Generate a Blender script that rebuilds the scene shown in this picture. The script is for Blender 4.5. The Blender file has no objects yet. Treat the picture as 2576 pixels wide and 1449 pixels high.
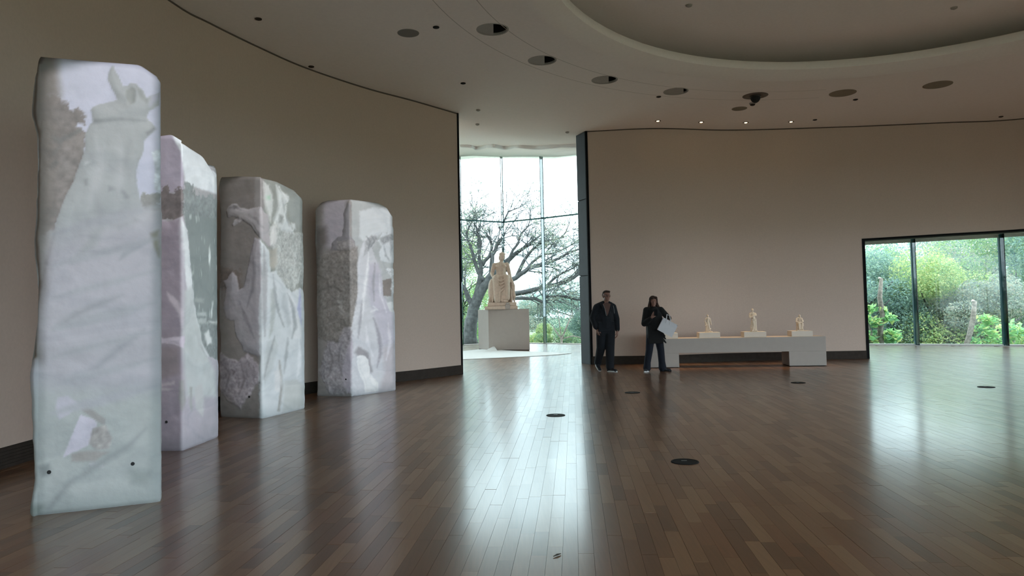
import bpy, bmesh, math, random
import numpy as np
from mathutils import Vector, Matrix, Euler
random.seed(7); np.random.seed(7)
S = bpy.context.scene
COL = S.collection
R = math.radians
# ------------------------------------------------------------------ camera
FW, FH, FPX = 2576, 1449, 1850.0
CAM = np.array([0.0, 0.0, 1.42])
PITCH, ROLL = R(2.5), 0.0205
CX, CY = 1288.0, 775.0 - FPX * math.tan(PITCH)
_F = np.array([0, math.cos(PITCH), math.sin(PITCH)])
_U0 = np.array([0, -math.sin(PITCH), math.cos(PITCH)])
_R0 = np.array([1.0, 0, 0])
_RT = math.cos(ROLL) * _R0 - math.sin(ROLL) * _U0
_UP = math.sin(ROLL) * _R0 + math.cos(ROLL) * _U0
cd = bpy.data.cameras.new('camera'); cam = bpy.data.objects.new('camera', cd); COL.objects.link(cam)
cam.matrix_world = Matrix(((_RT[0], _UP[0], -_F[0], CAM[0]), (_RT[1], _UP[1], -_F[1], CAM[1]), (_RT[2], _UP[2], -_F[2], CAM[2]), (0, 0, 0, 1)))
cd.sensor_width = 36.0; cd.lens = 36.0 * FPX / FW; cd.clip_end = 2000
cd.shift_y = -(FH / 2 - CY) / FW
S.camera = cam

def proj(P):
    d = np.asarray(P, float) - CAM
    z = d @ _F
    return CX + FPX * (d @ _RT) / z, CY - FPX * (d @ _UP) / z
def ray(px, py):
    d = _F + _RT * ((px - CX) / FPX) - _UP * ((py - CY) / FPX)
    return d
def at_z(px, py, z=0.0):
    d = ray(px, py); return CAM + d * ((z - CAM[2]) / d[2])
def at_y(px, py, y):
    d = ray(px, py); return CAM + d * ((y - CAM[1]) / d[1])

# ------------------------------------------------------------------ world, exposure
S.view_settings.view_transform = 'Standard'; S.view_settings.look = 'None'
S.view_settings.gamma = 1.0; S.view_settings.use_curve_mapping = False
S.view_settings.exposure = 2.3
W = bpy.data.worlds.new('overcast'); S.world = W; W.use_nodes = True
wn = W.node_tree; bgn = wn.nodes['Background']
tc = wn.nodes.new('ShaderNodeTexCoord'); sp = wn.nodes.new('ShaderNodeSeparateXYZ'); rp = wn.nodes.new('ShaderNodeValToRGB')
wn.links.new(tc.outputs['Generated'], sp.inputs[0]); wn.links.new(sp.outputs['Z'], rp.inputs[0])
rp.color_ramp.elements[0].position = 0.0; rp.color_ramp.elements[0].color = (0.80, 0.90, 1.0, 1)
rp.color_ramp.elements[1].position = 0.6; rp.color_ramp.elements[1].color = (0.92, 0.97, 1.0, 1)
wn.links.new(rp.outputs[0], bgn.inputs[0]); bgn.inputs[1].default_value = 1.5
cy = S.cycles
cy.use_denoising = True; cy.max_bounces = 8; cy.diffuse_bounces = 5; cy.glossy_bounces = 4
cy.transparent_max_bounces = 16; cy.sample_clamp_indirect = 4.0; cy.caustics_reflective = True; cy.blur_glossy = 1.0; cy.caustics_refractive = False

PROJECTORS = []          # filled after the slabs are laid out: (position, slab corners, energy)
SLAB_LIGHT = 0.235

# ------------------------------------------------------------------ materials
def lin(c):
    return tuple(((v / 255) / 12.92 if v / 255 <= 0.04045 else ((v / 255 + 0.055) / 1.055) ** 2.4) for v in c)
def new_mat(name):
    m = bpy.data.materials.new(name); m.use_nodes = True
    return m, m.node_tree, m.node_tree.nodes['Principled BSDF']
def mat(name, col, rough=0.6, metal=0.0, var=0.08, scale=8.0, bump=0.0, spec=0.5, obj=True):
    m, nt, b = new_mat(name)
    t = nt.nodes.new('ShaderNodeTexCoord'); n = nt.nodes.new('ShaderNodeTexNoise'); r = nt.nodes.new('ShaderNodeValToRGB')
    n.inputs['Scale'].default_value = scale; n.inputs['Detail'].default_value = 5
    nt.links.new(t.outputs['Object'], n.inputs['Vector']); nt.links.new(n.outputs['Fac'], r.inputs[0])
    r.color_ramp.elements[0].position = 0.3; r.color_ramp.elements[1].position = 0.7
    r.color_ramp.elements[0].color = (*[max(0, c * (1 - var)) for c in col], 1)
    r.color_ramp.elements[1].color = (*[min(1, c * (1 + var)) for c in col], 1)
    nt.links.new(r.outputs[0], b.inputs['Base Color'])
    b.inputs['Roughness'].default_value = rough; b.inputs['Metallic'].default_value = metal
    b.inputs['Specular IOR Level'].default_value = spec
    if bump:
        bn = nt.nodes.new('ShaderNodeBump'); bn.inputs['Strength'].default_value = bump; bn.inputs['Distance'].default_value = 0.01
        nt.links.new(n.outputs['Fac'], bn.inputs['Height']); nt.links.new(bn.outputs[0], b.inputs['Normal'])
    return m
def emis(name, col, s):
    m, nt, b = new_mat(name)
    b.inputs['Base Color'].default_value = (*col, 1); b.inputs['Emission Color'].default_value = (*col, 1); b.inputs['Emission Strength'].default_value = s
    return m
def glass_mat(name, tint, ior=1.45):
    m = bpy.data.materials.new(name); m.use_nodes = True; nt = m.node_tree; nt.nodes.clear()
    o = nt.nodes.new('ShaderNodeOutputMaterial'); mx = nt.nodes.new('ShaderNodeMixShader'); f = nt.nodes.new('ShaderNodeFresnel')
    t = nt.nodes.new('ShaderNodeBsdfTransparent'); g = nt.nodes.new('ShaderNodeBsdfGlossy')
    f.inputs[0].default_value = 1.25; t.inputs[0].default_value = (*tint, 1); g.inputs['Roughness'].default_value = 0.02
    nt.links.new(f.outputs[0], mx.inputs[0]); nt.links.new(t.outputs[0], mx.inputs[1]); nt.links.new(g.outputs[0], mx.inputs[2]); nt.links.new(mx.outputs[0], o.inputs[0])
    return m
M = {}
M['plaster'] = mat('warm_plaster', (0.56, 0.44, 0.37), 0.9, var=0.03, scale=30)
M['ceil'] = mat('ceiling_paint', (0.90, 0.83, 0.79), 0.9, var=0.02, scale=20)
M['white_ceil'] = mat('white_ceiling_paint', (0.86, 0.85, 0.82), 0.8, var=0.02, scale=6)
M['dark_trim'] = mat('dark_metal_trim', (0.007, 0.007, 0.008), 0.7, var=0.1, spec=0.08)
M['soffit'] = mat('grey_green_soffit', (0.42, 0.46, 0.43), 0.7)
M['steel'] = mat('dark_steel_cladding', (0.022, 0.026, 0.032), 0.65, 0.0, var=0.1, scale=5, spec=0.3)
M['base'] = mat('dark_wood_baseboard', (0.042, 0.033, 0.027), 0.8, var=0.15, scale=12, spec=0.15)
M['hall'] = mat('light_block_plaster', (0.45, 0.42, 0.38), 0.9, var=0.03)
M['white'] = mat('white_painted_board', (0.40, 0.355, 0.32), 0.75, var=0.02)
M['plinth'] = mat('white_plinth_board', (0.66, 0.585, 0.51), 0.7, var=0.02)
M['plaster_cast'] = mat('aged_plaster_cast', (0.60, 0.475, 0.385), 0.8, var=0.10, scale=14, bump=0.1)
M['figurine'] = mat('cream_figurine', (0.80, 0.66, 0.52), 0.7, var=0.08, scale=40)
M['cloth'] = mat('white_floor_cloth', (0.80, 0.80, 0.80), 0.9, var=0.02)
M['black'] = mat('black_recess', (0.006, 0.006, 0.007), 0.8)
M['grey_grille'] = mat('grey_speaker_grille', (0.20, 0.19, 0.175), 0.8, var=0.12, scale=300)
M['cover'] = mat('tan_cover_plate', (0.24, 0.195, 0.14), 0.7, var=0.06)
M['plate'] = mat('grey_cover_plate', (0.36, 0.33, 0.30), 0.7, var=0.04)
M['glass'] = glass_mat('clear_green_glass', (0.88, 0.955, 0.95))
M['glass_fin'] = glass_mat('green_glass_fin', (0.66, 0.83, 0.83))
M['mullion'] = mat('teal_grey_mullion', (0.06, 0.17, 0.19), 0.6, var=0.08)
M['sill'] = mat('pale_stone_sill', (0.80, 0.80, 0.78), 0.4, var=0.04)
M['outlet'] = mat('black_floor_outlet', (0.008, 0.008, 0.009), 0.7, spec=0.12)
M['steel_rim'] = mat('grey_outlet_rim', (0.10, 0.10, 0.10), 0.35, 0.8)
M['skin'] = mat('skin', (0.22, 0.11, 0.08), 0.6, var=0.06)
M['hair_m'] = mat('short_brown_hair', (0.03, 0.018, 0.012), 0.9, var=0.3, scale=60)
M['hair_w'] = mat('long_auburn_hair', (0.03, 0.013, 0.008), 0.9, var=0.3, scale=60)
M['navy'] = mat('navy_fleece', (0.006, 0.008, 0.012), 0.95, var=0.2)
M['navy2'] = mat('navy_trousers', (0.005, 0.0065, 0.010), 0.95, var=0.2)
M['jeans'] = mat('dark_blue_denim', (0.004, 0.006, 0.013), 0.95, var=0.2)
M['blackwool'] = mat('black_knit', (0.0045, 0.0045, 0.0045), 0.95, var=0.2)
M['shirt'] = mat('brown_shirt', (0.10, 0.055, 0.045), 0.9, var=0.1)
M['shoe'] = mat('navy_shoe', (0.010, 0.011, 0.016), 0.7)
M['sole'] = mat('pale_sole', (0.55, 0.55, 0.55), 0.7)
M['cord'] = mat('pale_drawstring', (0.22, 0.22, 0.22), 0.8)
M['metal'] = mat('silver_metal', (0.6, 0.6, 0.6), 0.25, 1.0)
M['bag'] = mat('white_paper_bag', (0.62, 0.60, 0.62), 0.8, var=0.03)
M['bark'] = mat('grey_bark', (0.052, 0.052, 0.054), 0.9, var=0.45, scale=6, bump=0.3)
M['bark_pale'] = mat('pale_bark', (0.17, 0.145, 0.125), 0.9, var=0.45, scale=12, bump=0.3)
M['twig'] = mat('grey_twig', (0.09, 0.095, 0.10), 0.9)
M['cut_wood'] = mat('cut_wood', (0.5, 0.44, 0.38), 0.9)
def leafm(name, c):
    c = tuple(min(0.75, v * 1.02 + o) for v, o in zip(c, (0.05, 0.05, 0.05)))  # lifts every leaf colour paler, haze painted in
    m, nt, b = new_mat(name)
    b.inputs['Base Color'].default_value = (*c, 1); b.inputs['Roughness'].default_value = 0.7; b.inputs['Specular IOR Level'].default_value = 0.2
    tr = nt.nodes.new('ShaderNodeBsdfTranslucent'); tr.inputs[0].default_value = (c[0], c[1], c[2] * 0.7, 1)
    mx = nt.nodes.new('ShaderNodeMixShader'); mx.inputs[0].default_value = 0.5
    out = nt.nodes['Material Output']
    t = nt.nodes.new('ShaderNodeTexCoord'); n = nt.nodes.new('ShaderNodeTexNoise'); n.inputs['Scale'].default_value = 3
    h = nt.nodes.new('ShaderNodeHueSaturation'); h.inputs['Color'].default_value = (*c, 1)
    mr = nt.nodes.new('ShaderNodeMapRange'); mr.inputs[3].default_value = 0.75; mr.inputs[4].default_value = 1.25
    nt.links.new(t.outputs['Object'], n.inputs['Vector']); nt.links.new(n.outputs['Fac'], mr.inputs[0]); nt.links.new(mr.outputs[0], h.inputs['Value'])
    nt.links.new(h.outputs[0], b.inputs['Base Color']); nt.links.new(h.outputs[0], tr.inputs[0])
    nt.links.new(b.outputs[0], mx.inputs[1]); nt.links.new(tr.outputs[0], mx.inputs[2]); nt.links.new(mx.outputs[0], out.inputs[0])
    return m
LV = {
 'mid': [leafm('leaf_mid_a', (0.16, 0.27, 0.14)), leafm('leaf_mid_b', (0.23, 0.35, 0.15)), leafm('leaf_mid_c', (0.11, 0.21, 0.15)), leafm('leaf_mid_d', (0.29, 0.36, 0.19))],
 'yellow': [leafm('leaf_yel_a', (0.36, 0.44, 0.16)), leafm('leaf_yel_b', (0.28, 0.40, 0.15)), leafm('leaf_yel_c', (0.46, 0.48, 0.22)), leafm('leaf_yel_d', (0.2, 0.33, 0.15))],
 'blue': [leafm('leaf_blu_a', (0.15, 0.26, 0.22)), leafm('leaf_blu_b', (0.20, 0.32, 0.25)), leafm('leaf_blu_c', (0.11, 0.19, 0.19)), leafm('leaf_blu_d', (0.26, 0.36, 0.28))],
 'grey': [leafm('leaf_gry_a', (0.22, 0.27, 0.22)), leafm('leaf_gry_b', (0.30, 0.34, 0.26)), leafm('leaf_gry_c', (0.14, 0.18, 0.17)), leafm('leaf_gry_d', (0.30, 0.28, 0.21))],
 'bright': [leafm('leaf_bri_a', (0.22, 0.48, 0.17)), leafm('leaf_bri_b', (0.33, 0.56, 0.22)), leafm('leaf_bri_c', (0.14, 0.33, 0.16)), leafm('leaf_bri_d', (0.52, 0.58, 0.22))],
}
# wood planks : six tones, one builder
def plank_mat(i, c):
    m, nt, b = new_mat('floor_plank_wood_%d' % i)
    g = nt.nodes.new('ShaderNodeNewGeometry'); mp = nt.nodes.new('ShaderNodeMapping'); n = nt.nodes.new('ShaderNodeTexNoise'); r = nt.nodes.new('ShaderNodeValToRGB')
    mp.inputs['Rotation'].default_value = (0, 0, R(4.7)); mp.inputs['Scale'].default_value = (60, 3, 1); mp.inputs['Location'].default_value = (i * 7.3, i * 3.1, 0)
    n.inputs['Detail'].default_value = 4; n.inputs['Scale'].default_value = 1.0
    nt.links.new(g.outputs['Position'], mp.inputs[0]); nt.links.new(mp.outputs[0], n.inputs['Vector']); nt.links.new(n.outputs['Fac'], r.inputs[0])
    r.color_ramp.elements[0].position = 0.25; r.color_ramp.elements[1].position = 0.8
    r.color_ramp.elements[0].color = (*[v * 0.86 for v in c], 1); r.color_ramp.elements[1].color = (*[v * 1.12 for v in c], 1)
    nt.links.new(r.outputs[0], b.inputs['Base Color'])
    n2 = nt.nodes.new('ShaderNodeTexNoise'); n2.inputs['Scale'].default_value = 1.3; n2.inputs['Detail'].default_value = 3
    nt.links.new(g.outputs['Position'], n2.inputs['Vector'])
    mr = nt.nodes.new('ShaderNodeMapRange'); mr.inputs[3].default_value = 0.12; mr.inputs[4].default_value = 0.19
    nt.links.new(n2.outputs['Fac'], mr.inputs[0]); b.inputs['Roughness'].default_value = 0.31; b.inputs['Coat Weight'].default_value = 0.5; b.inputs['Coat IOR'].default_value = 1.42; nt.links.new(mr.outputs[0], b.inputs['Coat Roughness'])
    n3 = nt.nodes.new('ShaderNodeTexNoise'); n3.inputs['Scale'].default_value = 5; n3.inputs['Detail'].default_value = 2
    nt.links.new(g.outputs['Position'], n3.inputs['Vector'])
    bn = nt.nodes.new('ShaderNodeBump'); bn.inputs['Strength'].default_value = 0.05; bn.inputs['Distance'].default_value = 0.004
    nt.links.new(n3.outputs['Fac'], bn.inputs['Height']); nt.links.new(bn.outputs[0], b.inputs['Normal']); nt.links.new(bn.outputs[0], b.inputs['Coat Normal'])
    b.inputs['Specular IOR Level'].default_value = 0.36
    return m
PLANKS = [plank_mat(i, c) for i, c in enumerate([(0.19, 0.095, 0.046), (0.152, 0.073, 0.034), (0.215, 0.113, 0.057), (0.12, 0.056, 0.026), (0.172, 0.077, 0.035), (0.235, 0.13, 0.069)])]
M['joint'] = mat('dark_floor_joint', (0.10, 0.058, 0.035), 0.5)
def stone_mat():
    m, nt, b = new_mat('marble_painted_projection')
    a = nt.nodes.new('ShaderNodeAttribute'); a.attribute_name = 'tone'  # vertex colour carrying the painted projection picture
    g = nt.nodes.new('ShaderNodeTexCoord'); mp = nt.nodes.new('ShaderNodeMapping'); mp.inputs['Rotation'].default_value = (R(20), R(35), 0); mp.inputs['Scale'].default_value = (1, 1, 2.2)
    n = nt.nodes.new('ShaderNodeTexNoise'); n.inputs['Scale'].default_value = 0.8; n.inputs['Detail'].default_value = 6; n.inputs['Distortion'].default_value = 0.7
    nt.links.new(g.outputs['Object'], mp.inputs[0]); nt.links.new(mp.outputs[0], n.inputs['Vector'])
    r = nt.nodes.new('ShaderNodeValToRGB'); e = r.color_ramp.elements
    e[0].position = 0.28; e[0].color = (0.80, 0.82, 0.80, 1); e[1].position = 0.75; e[1].color = (1, 1, 1, 1)
    k = e.new(0.43); k.color = (0.98, 0.98, 0.98, 1); k = e.new(0.49); k.color = (0.86, 0.875, 0.885, 1); k = e.new(0.56); k.color = (0.98, 0.98, 0.985, 1)
    nt.links.new(n.outputs['Fac'], r.inputs[0])
    mx = nt.nodes.new('ShaderNodeMix'); mx.data_type = 'RGBA'; mx.blend_type = 'MULTIPLY'; mx.inputs[0].default_value = 0.9
    nt.links.new(a.outputs['Color'], mx.inputs[6]); nt.links.new(r.outputs[0], mx.inputs[7]); nt.links.new(mx.outputs[2], b.inputs['Base Color'])
    n2 = nt.nodes.new('ShaderNodeTexNoise'); n2.inputs['Scale'].default_value = 14; n2.inputs['Detail'].default_value = 6
    nt.links.new(g.outputs['Object'], n2.inputs['Vector'])
    bn = nt.nodes.new('ShaderNodeBump'); bn.inputs['Strength'].default_value = 0.25; bn.inputs['Distance'].default_value = 0.012
    nt.links.new(n2.outputs['Fac'], bn.inputs['Height']); nt.links.new(bn.outputs[0], b.inputs['Normal'])
    b.inputs['Roughness'].default_value = 0.55
    return m
M['marble'] = stone_mat()

# ------------------------------------------------------------------ helpers
class MB:
    def __init__(s): s.v = []; s.f = []; s.m = []
    def add(s, vs, fs, mi=0):
        o = len(s.v); s.v.extend([tuple(map(float, p)) for p in vs]); s.f.extend([tuple(i + o for i in f) for f in fs]); s.m.extend([mi] * len(fs))
    def box(s, c, d, rz=0.0, mi=0, bev=0.0):
        x, y, z = d[0] / 2, d[1] / 2, d[2] / 2; ca, sa = math.cos(rz), math.sin(rz)
        L = [(-x, -y, -z), (x, -y, -z), (x, y, -z), (-x, y, -z), (-x, -y, z), (x, -y, z), (x, y, z), (-x, y, z)]
        s.add([(c[0] + p[0] * ca - p[1] * sa, c[1] + p[0] * sa + p[1] * ca, c[2] + p[2]) for p in L],
              [(0, 3, 2, 1), (4, 5, 6, 7), (0, 1, 5, 4), (1, 2, 6, 5), (2, 3, 7, 6), (3, 0, 4, 7)], mi)
    def prism(s, poly, z0, z1, mi=0):
        n = len(poly)
        s.add([(p[0], p[1], z0) for p in poly] + [(p[0], p[1], z1) for p in poly],
              [tuple(range(n - 1, -1, -1)), tuple(range(n, 2 * n))] + [(i, (i + 1) % n, n + (i + 1) % n, n + i) for i in range(n)], mi)
    def tube(s, pts, rad, n=8, mi=0, caps=True):
        pts = [np.array(p, float) for p in pts]; k = len(pts)
        if not hasattr(rad, '__len__'): rad = [rad] * k
        vs = []; up = np.array([0.13, 0.31, 0.94])
        for i, p in enumerate(pts):
            t = pts[min(i + 1, k - 1)] - pts[max(i - 1, 0)]; t = t / (np.linalg.norm(t) + 1e-9)
            a = np.cross(t, up)
            if np.linalg.norm(a) < 0.05: a = np.cross(t, np.array([1.0, 0, 0]))
            a /= np.linalg.norm(a); b = np.cross(t, a)
            for j in range(n):
                w = 2 * math.pi * j / n; vs.append(p + rad[i] * (math.cos(w) * a + math.sin(w) * b))
        fs = [(i * n + j, i * n + (j + 1) % n, (i + 1) * n + (j + 1) % n, (i + 1) * n + j) for i in range(k - 1) for j in range(n)]
        if caps: fs += [tuple(range(n - 1, -1, -1)), tuple(range((k - 1) * n, k * n))]
        s.add(vs, fs, mi)
    def ell(s, c, r, rot=(0, 0, 0), n=14, m=9, mi=0):
        Rm = np.array(Euler(rot).to_matrix()); vs = []
        if not hasattr(r, '__len__'): r = (r, r, r)
        for i in range(m + 1):
            th = math.pi * i / m
            if i in (0, m): vs.append(np.array(c) + Rm @ np.array([0, 0, r[2] * math.cos(th)])); continue
            for j in range(n):
                ph = 2 * math.pi * j / n
                vs.append(np.array(c) + Rm @ np.array([r[0] * math.sin(th) * math.cos(ph), r[1] * math.sin(th) * math.sin(ph), r[2] * math.cos(th)]))
        fs = [(0, 1 + j, 1 + (j + 1) % n) for j in range(n)]
        for i in range(m - 2):
            a = 1 + i * n
            fs += [(a + j, a + n + j, a + n + (j + 1) % n, a + (j + 1) % n) for j in range(n)]
        a = 1 + (m - 2) * n; L = len(vs) - 1
        fs += [(a + j, L, a + (j + 1) % n) for j in range(n)]
        s.add(vs, fs, mi)
    def cap(s, p0, r0, p1, r1, n=12):
        p0 = np.array(p0, float); p1 = np.array(p1, float); t = p1 - p0; L = np.linalg.norm(t) + 1e-9; t /= L
        P = []; Q = []
        for a in (-80, -50, -20): P.append(p0 + t * r0 * math.sin(R(a))); Q.append(r0 * math.cos(R(a)))
        P.append(p0); Q.append(r0); P.append((p0 + p1) / 2); Q.append((r0 + r1) / 2); P.append(p1); Q.append(r1)
        for a in (20, 50, 80): P.append(p1 + t * r1 * math.sin(R(a))); Q.append(r1 * math.cos(R(a)))
        # straight ring frame
        up = np.array([0.0, 0, 1.0]) if abs(t[2]) < 0.9 else np.array([1.0, 0, 0])
        a = np.cross(t, up); a /= np.linalg.norm(a); b = np.cross(t, a); vs = []; k = len(P)
        for p, q in zip(P, Q):
            for j in range(n):
                w = 2 * math.pi * j / n; vs.append(p + q * (math.cos(w) * a + math.sin(w) * b))
        fs = [(i * n + j, i * n + (j + 1) % n, (i + 1) * n + (j + 1) % n, (i + 1) * n + j) for i in range(k - 1) for j in range(n)]
        fs += [tuple(range(n - 1, -1, -1)), tuple(range((k - 1) * n, k * n))]
        s.add(vs, fs)
    def chain(s, pts, rad):
        for i in range(len(pts) - 1): s.cap(pts[i], rad[i], pts[i + 1], rad[i + 1])
    def lathe(s, prof, c=(0, 0, 0), n=32, mi=0):
        vs = [(c[0] + r * math.cos(2 * math.pi * j / n), c[1] + r * math.sin(2 * math.pi * j / n), c[2] + z) for r, z in prof for j in range(n)]
        fs = [(i * n + j, i * n + (j + 1) % n, (i + 1) * n + (j + 1) % n, (i + 1) * n + j) for i in range(len(prof) - 1) for j in range(n)]
        s.add(vs, fs, mi)
    def disc(s, c, r, n=32, mi=0):
        s.add([(c[0] + r * math.cos(2 * math.pi * j / n), c[1] + r * math.sin(2 * math.pi * j / n), c[2]) for j in range(n)], [tuple(range(n))], mi)
    def mesh(s, name, mats, org=(0, 0, 0), smooth=False):
        me = bpy.data.meshes.new(name)
        o = np.array(org, float)
        me.from_pydata([tuple(np.array(p) - o) for p in s.v], [], s.f)
        for m in (mats if isinstance(mats, (list, tuple)) else [mats]): me.materials.append(m)
        if any(s.m): me.polygons.foreach_set('material_index', s.m)
        bm = bmesh.new(); bm.from_mesh(me); bmesh.ops.recalc_face_normals(bm, faces=bm.faces); bm.to_mesh(me); bm.free()
        if smooth: me.polygons.foreach_set('use_smooth', [True] * len(me.polygons))
        return me
    def build(s, name, mats, parent=None, org=None, smooth=False, bevel=0.0):
        if org is None: org = parent.location if (parent is not None) else (0, 0, 0)
        o = bpy.data.objects.new(name, s.mesh(name, mats, org, smooth)); COL.objects.link(o)
        if parent is not None: o.parent = parent
        else: o.location = org
        if bevel:
            b = o.modifiers.new('edge', 'BEVEL'); b.width = bevel; b.segments = 2; b.limit_method = 'ANGLE'
        return o
def tag(o, label=None, cat=None, group=None, kind=None):
    if label: o['label'] = label
    if cat: o['category'] = cat
    if group: o['group'] = group
    if kind: o['kind'] = kind
    return o
def empty(name, loc, rz=0.0):
    o = bpy.data.objects.new(name, None); COL.objects.link(o); o.location = loc; o.rotation_euler = (0, 0, rz); o.empty_display_size = 0.2
    return o
def local(parent): return (0, 0, 0)
def remesh(mb, voxel, smooth=3, name='m'):
    me = mb.mesh(name, []); o = bpy.data.objects.new('tmp', me); COL.objects.link(o)
    r = o.modifiers.new('r', 'REMESH'); r.mode = 'VOXEL'; r.voxel_size = voxel
    if smooth:
        k = o.modifiers.new('s', 'SMOOTH'); k.iterations = smooth; k.factor = 0.5
    dg = bpy.context.evaluated_depsgraph_get()
    out = bpy.data.meshes.new_from_object(o.evaluated_get(dg)); out.name = name
    bpy.data.objects.remove(o); bpy.data.meshes.remove(me)
    out.polygons.foreach_set('use_smooth', [True] * len(out.polygons))
    return out
def mobj(name, me, m, parent=None, loc=(0, 0, 0), rz=0.0):
    o = bpy.data.objects.new(name, me); COL.objects.link(o); me.materials.clear(); me.materials.append(m); o.location = loc; o.rotation_euler = (0, 0, rz)
    if parent is not None: o.parent = parent
    return o
def spline(pts, step=0.15):
    pts = [np.array(p, float) for p in pts]; P = [2 * pts[0] - pts[1]] + pts + [2 * pts[-1] - pts[-2]]; out = []
    for i in range(1, len(P) - 2):
        n = max(2, int(np.linalg.norm(P[i + 1] - P[i]) / step))
        for k in range(n):
            t = k / n
            out.append(0.5 * (2 * P[i] + (P[i + 1] - P[i - 1]) * t + (2 * P[i - 1] - 5 * P[i] + 4 * P[i + 1] - P[i + 2]) * t * t + (3 * P[i] - P[i - 1] - 3 * P[i + 1] + P[i + 2]) * t ** 3))
    out.append(pts[-1]); return np.array(out)
CEN = np.array([6.0, 8.0])
def offset(path, d):
    path = np.asarray(path); t = np.gradient(path, axis=0); n = np.stack([-t[:, 1], t[:, 0]], 1); n /= np.linalg.norm(n, axis=1)[:, None]
    s = np.sign(((path - CEN) * n).sum(1)); n *= s[:, None]
    return path + n * d
def strip(mb, path, z0, z1, d0, d1, mi=0):
    """solid curved strip following path between offsets d0 and d1; z0, z1 numbers or arrays"""
    a = offset(path, d0); b = offset(path, d1); n = len(path)
    z0 = np.broadcast_to(z0, n); z1 = np.broadcast_to(z1, n)
    vs = []
    for i in range(n): vs += [(a[i, 0], a[i, 1], z0[i]), (a[i, 0], a[i, 1], z1[i]), (b[i, 0], b[i, 1], z1[i]), (b[i, 0], b[i, 1], z0[i])]
    fs = []
    for i in range(n - 1):
        p, q = i * 4, i * 4 + 4
        fs += [(p, p + 1, q + 1, q), (p + 1, p + 2, q + 2, q + 1), (p + 2, p + 3, q + 3, q + 2), (p + 3, p, q, q + 3)]
    fs += [(0, 3, 2, 1), (n * 4 - 4, n * 4 - 3, n * 4 - 2, n * 4 - 1)]
    mb.add(vs, fs, mi)
def structure(o, label=None): o['kind'] = 'structure'; return o
def vnoise(P, scale, seed=0, octv=3):
    P = np.asarray(P, float) * scale; out = np.zeros(len(P)); amp = 1.0; tot = 0
    def h(ix, iy, iz): 
        v = np.sin(ix * 127.1 + iy * 311.7 + iz * 74.7 + seed * 19.19) * 43758.5453
        return v - np.floor(v)
    for o in range(octv):
        i = np.floor(P); f = P - i; f = f * f * (3 - 2 * f); r = 0
        for dx in (0, 1):
            for dy in (0, 1):
                for dz in (0, 1):
                    w = (f[:, 0] if dx else 1 - f[:, 0]) * (f[:, 1] if dy else 1 - f[:, 1]) * (f[:, 2] if dz else 1 - f[:, 2])
                    r = r + w * h(i[:, 0] + dx, i[:, 1] + dy, i[:, 2] + dz)
        out += amp * (r - 0.5); tot += amp; amp *= 0.5; P = P * 2.03
    return out / tot * 2

# ------------------------------------------------------------------ room plan
HC = 5.77                                            # ceiling height
def gz(px, py, z=0.0): return at_z(px, py, z)[:2]
jl = gz(1163, 941)                                    # left jamb of the tall opening
jr = gz(1489, 917)                                    # right jamb of the tall opening
wj = gz(2164, 906)                                    # left jamb of the low window opening
LEFT = spline([(-3.2, -2.5), (-4.3, 1.0), (-4.75, 4.5), (-4.85, 7.6), gz(432, 3, HC), gz(527, 56, HC), gz(651, 117, HC), gz(769, 169, HC), gz(920, 220, HC), gz(1041, 252.5, HC), jl])
BACK = spline([jr, gz(1650, 322, HC), gz(1850, 326, HC), gz(2156, 317, HC)])
RIGHT = spline([BACK[-1], gz(2360, 308, HC), gz(2576, 297, HC), (14.2, 16.2), (16.2, 12.5), (16.8, 8.5), (15.8, 4.0), (13.0, 0.0)])
FRONT = spline([(13.0, 0.0), (9.0, -3.2), (4.5, -4.6), (0.0, -4.3), (-3.2, -2.5)])
TH = 0.42
# floor: base slab and planks
G1 = [(-9.0, 25.0), (-4.6, 27.2), (-1.97, 28.9), (-0.32, 30.0), (1.29, 28.9), (2.75, 27.7), (5.0, 25.6), (7.5, 23.4)]   # tall glazing, plan
g0 = gz(2303, 869); g1 = gz(2525, 870.5)
gd = (g1 - g0)
G2 = [g0 - 3.2 * gd, g0 - 2 * gd, g0 - gd, g0, g1, g1 + gd * 1.0 + np.array([0, -0.15]), g1 + 2 * gd + np.array([0, -0.5]), g1 + 3 * gd + np.array([0, -1.2])]
floor_out = G1[:] + [tuple(p) for p in G2[1:]] + [(28.0, 12.0), (22, 2), (14, -6), (4, -9), (-6, -7), (-9, 2), (-13.5, 12)]
fb = MB(); fb.prism([(p[0], p[1]) for p in floor_out][::-1], -0.32, -0.014)
floor = structure(fb.build('floor', M['joint']))
def inside(poly, X, Y):
    poly = np.asarray(poly); r = np.zeros(len(X), bool); j = len(poly) - 1
    for i in range(len(poly)):
        xi, yi = poly[i]; xj, yj = poly[j]
        c = ((yi > Y) != (yj > Y)) & (X < (xj - xi) * (Y - yi) / (yj - yi + 1e-12) + xi); r ^= c; j = i
    return r
YAW = R(4.7); ca, sa = math.cos(YAW), math.sin(YAW)
rng = np.random.default_rng(3)
recs = []                                            # cx, cy(plank axes u across, v along), length
PW = 0.09
u = -14.0
while u < 28:
    v = -10.0 - rng.random()
    while v < 32:
        L = rng.choice([0.45, 0.6, 0.75, 0.9]); recs.append((u, v + L / 2, L)); v += L
    u += PW
recs = np.array(recs)
PX = recs[:, 0] * ca + recs[:, 1] * sa; PY = -recs[:, 0] * sa + recs[:, 1] * ca
fo = np.array([(p[0], p[1]) for p in floor_out])
ok = inside(fo, PX, PY)
recs, PX, PY = recs[ok], PX[ok], PY[ok]
px_, py_ = proj(np.stack([PX, PY, np.zeros(len(PX))], 1))
vis = (PY > 3.2) & (px_ > -40) & (px_ < 2620) & (py_ < 1480)
dist = np.where(vis, np.hypot(PX, PY) / np.sqrt(recs[:, 2]), 1e9)
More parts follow.
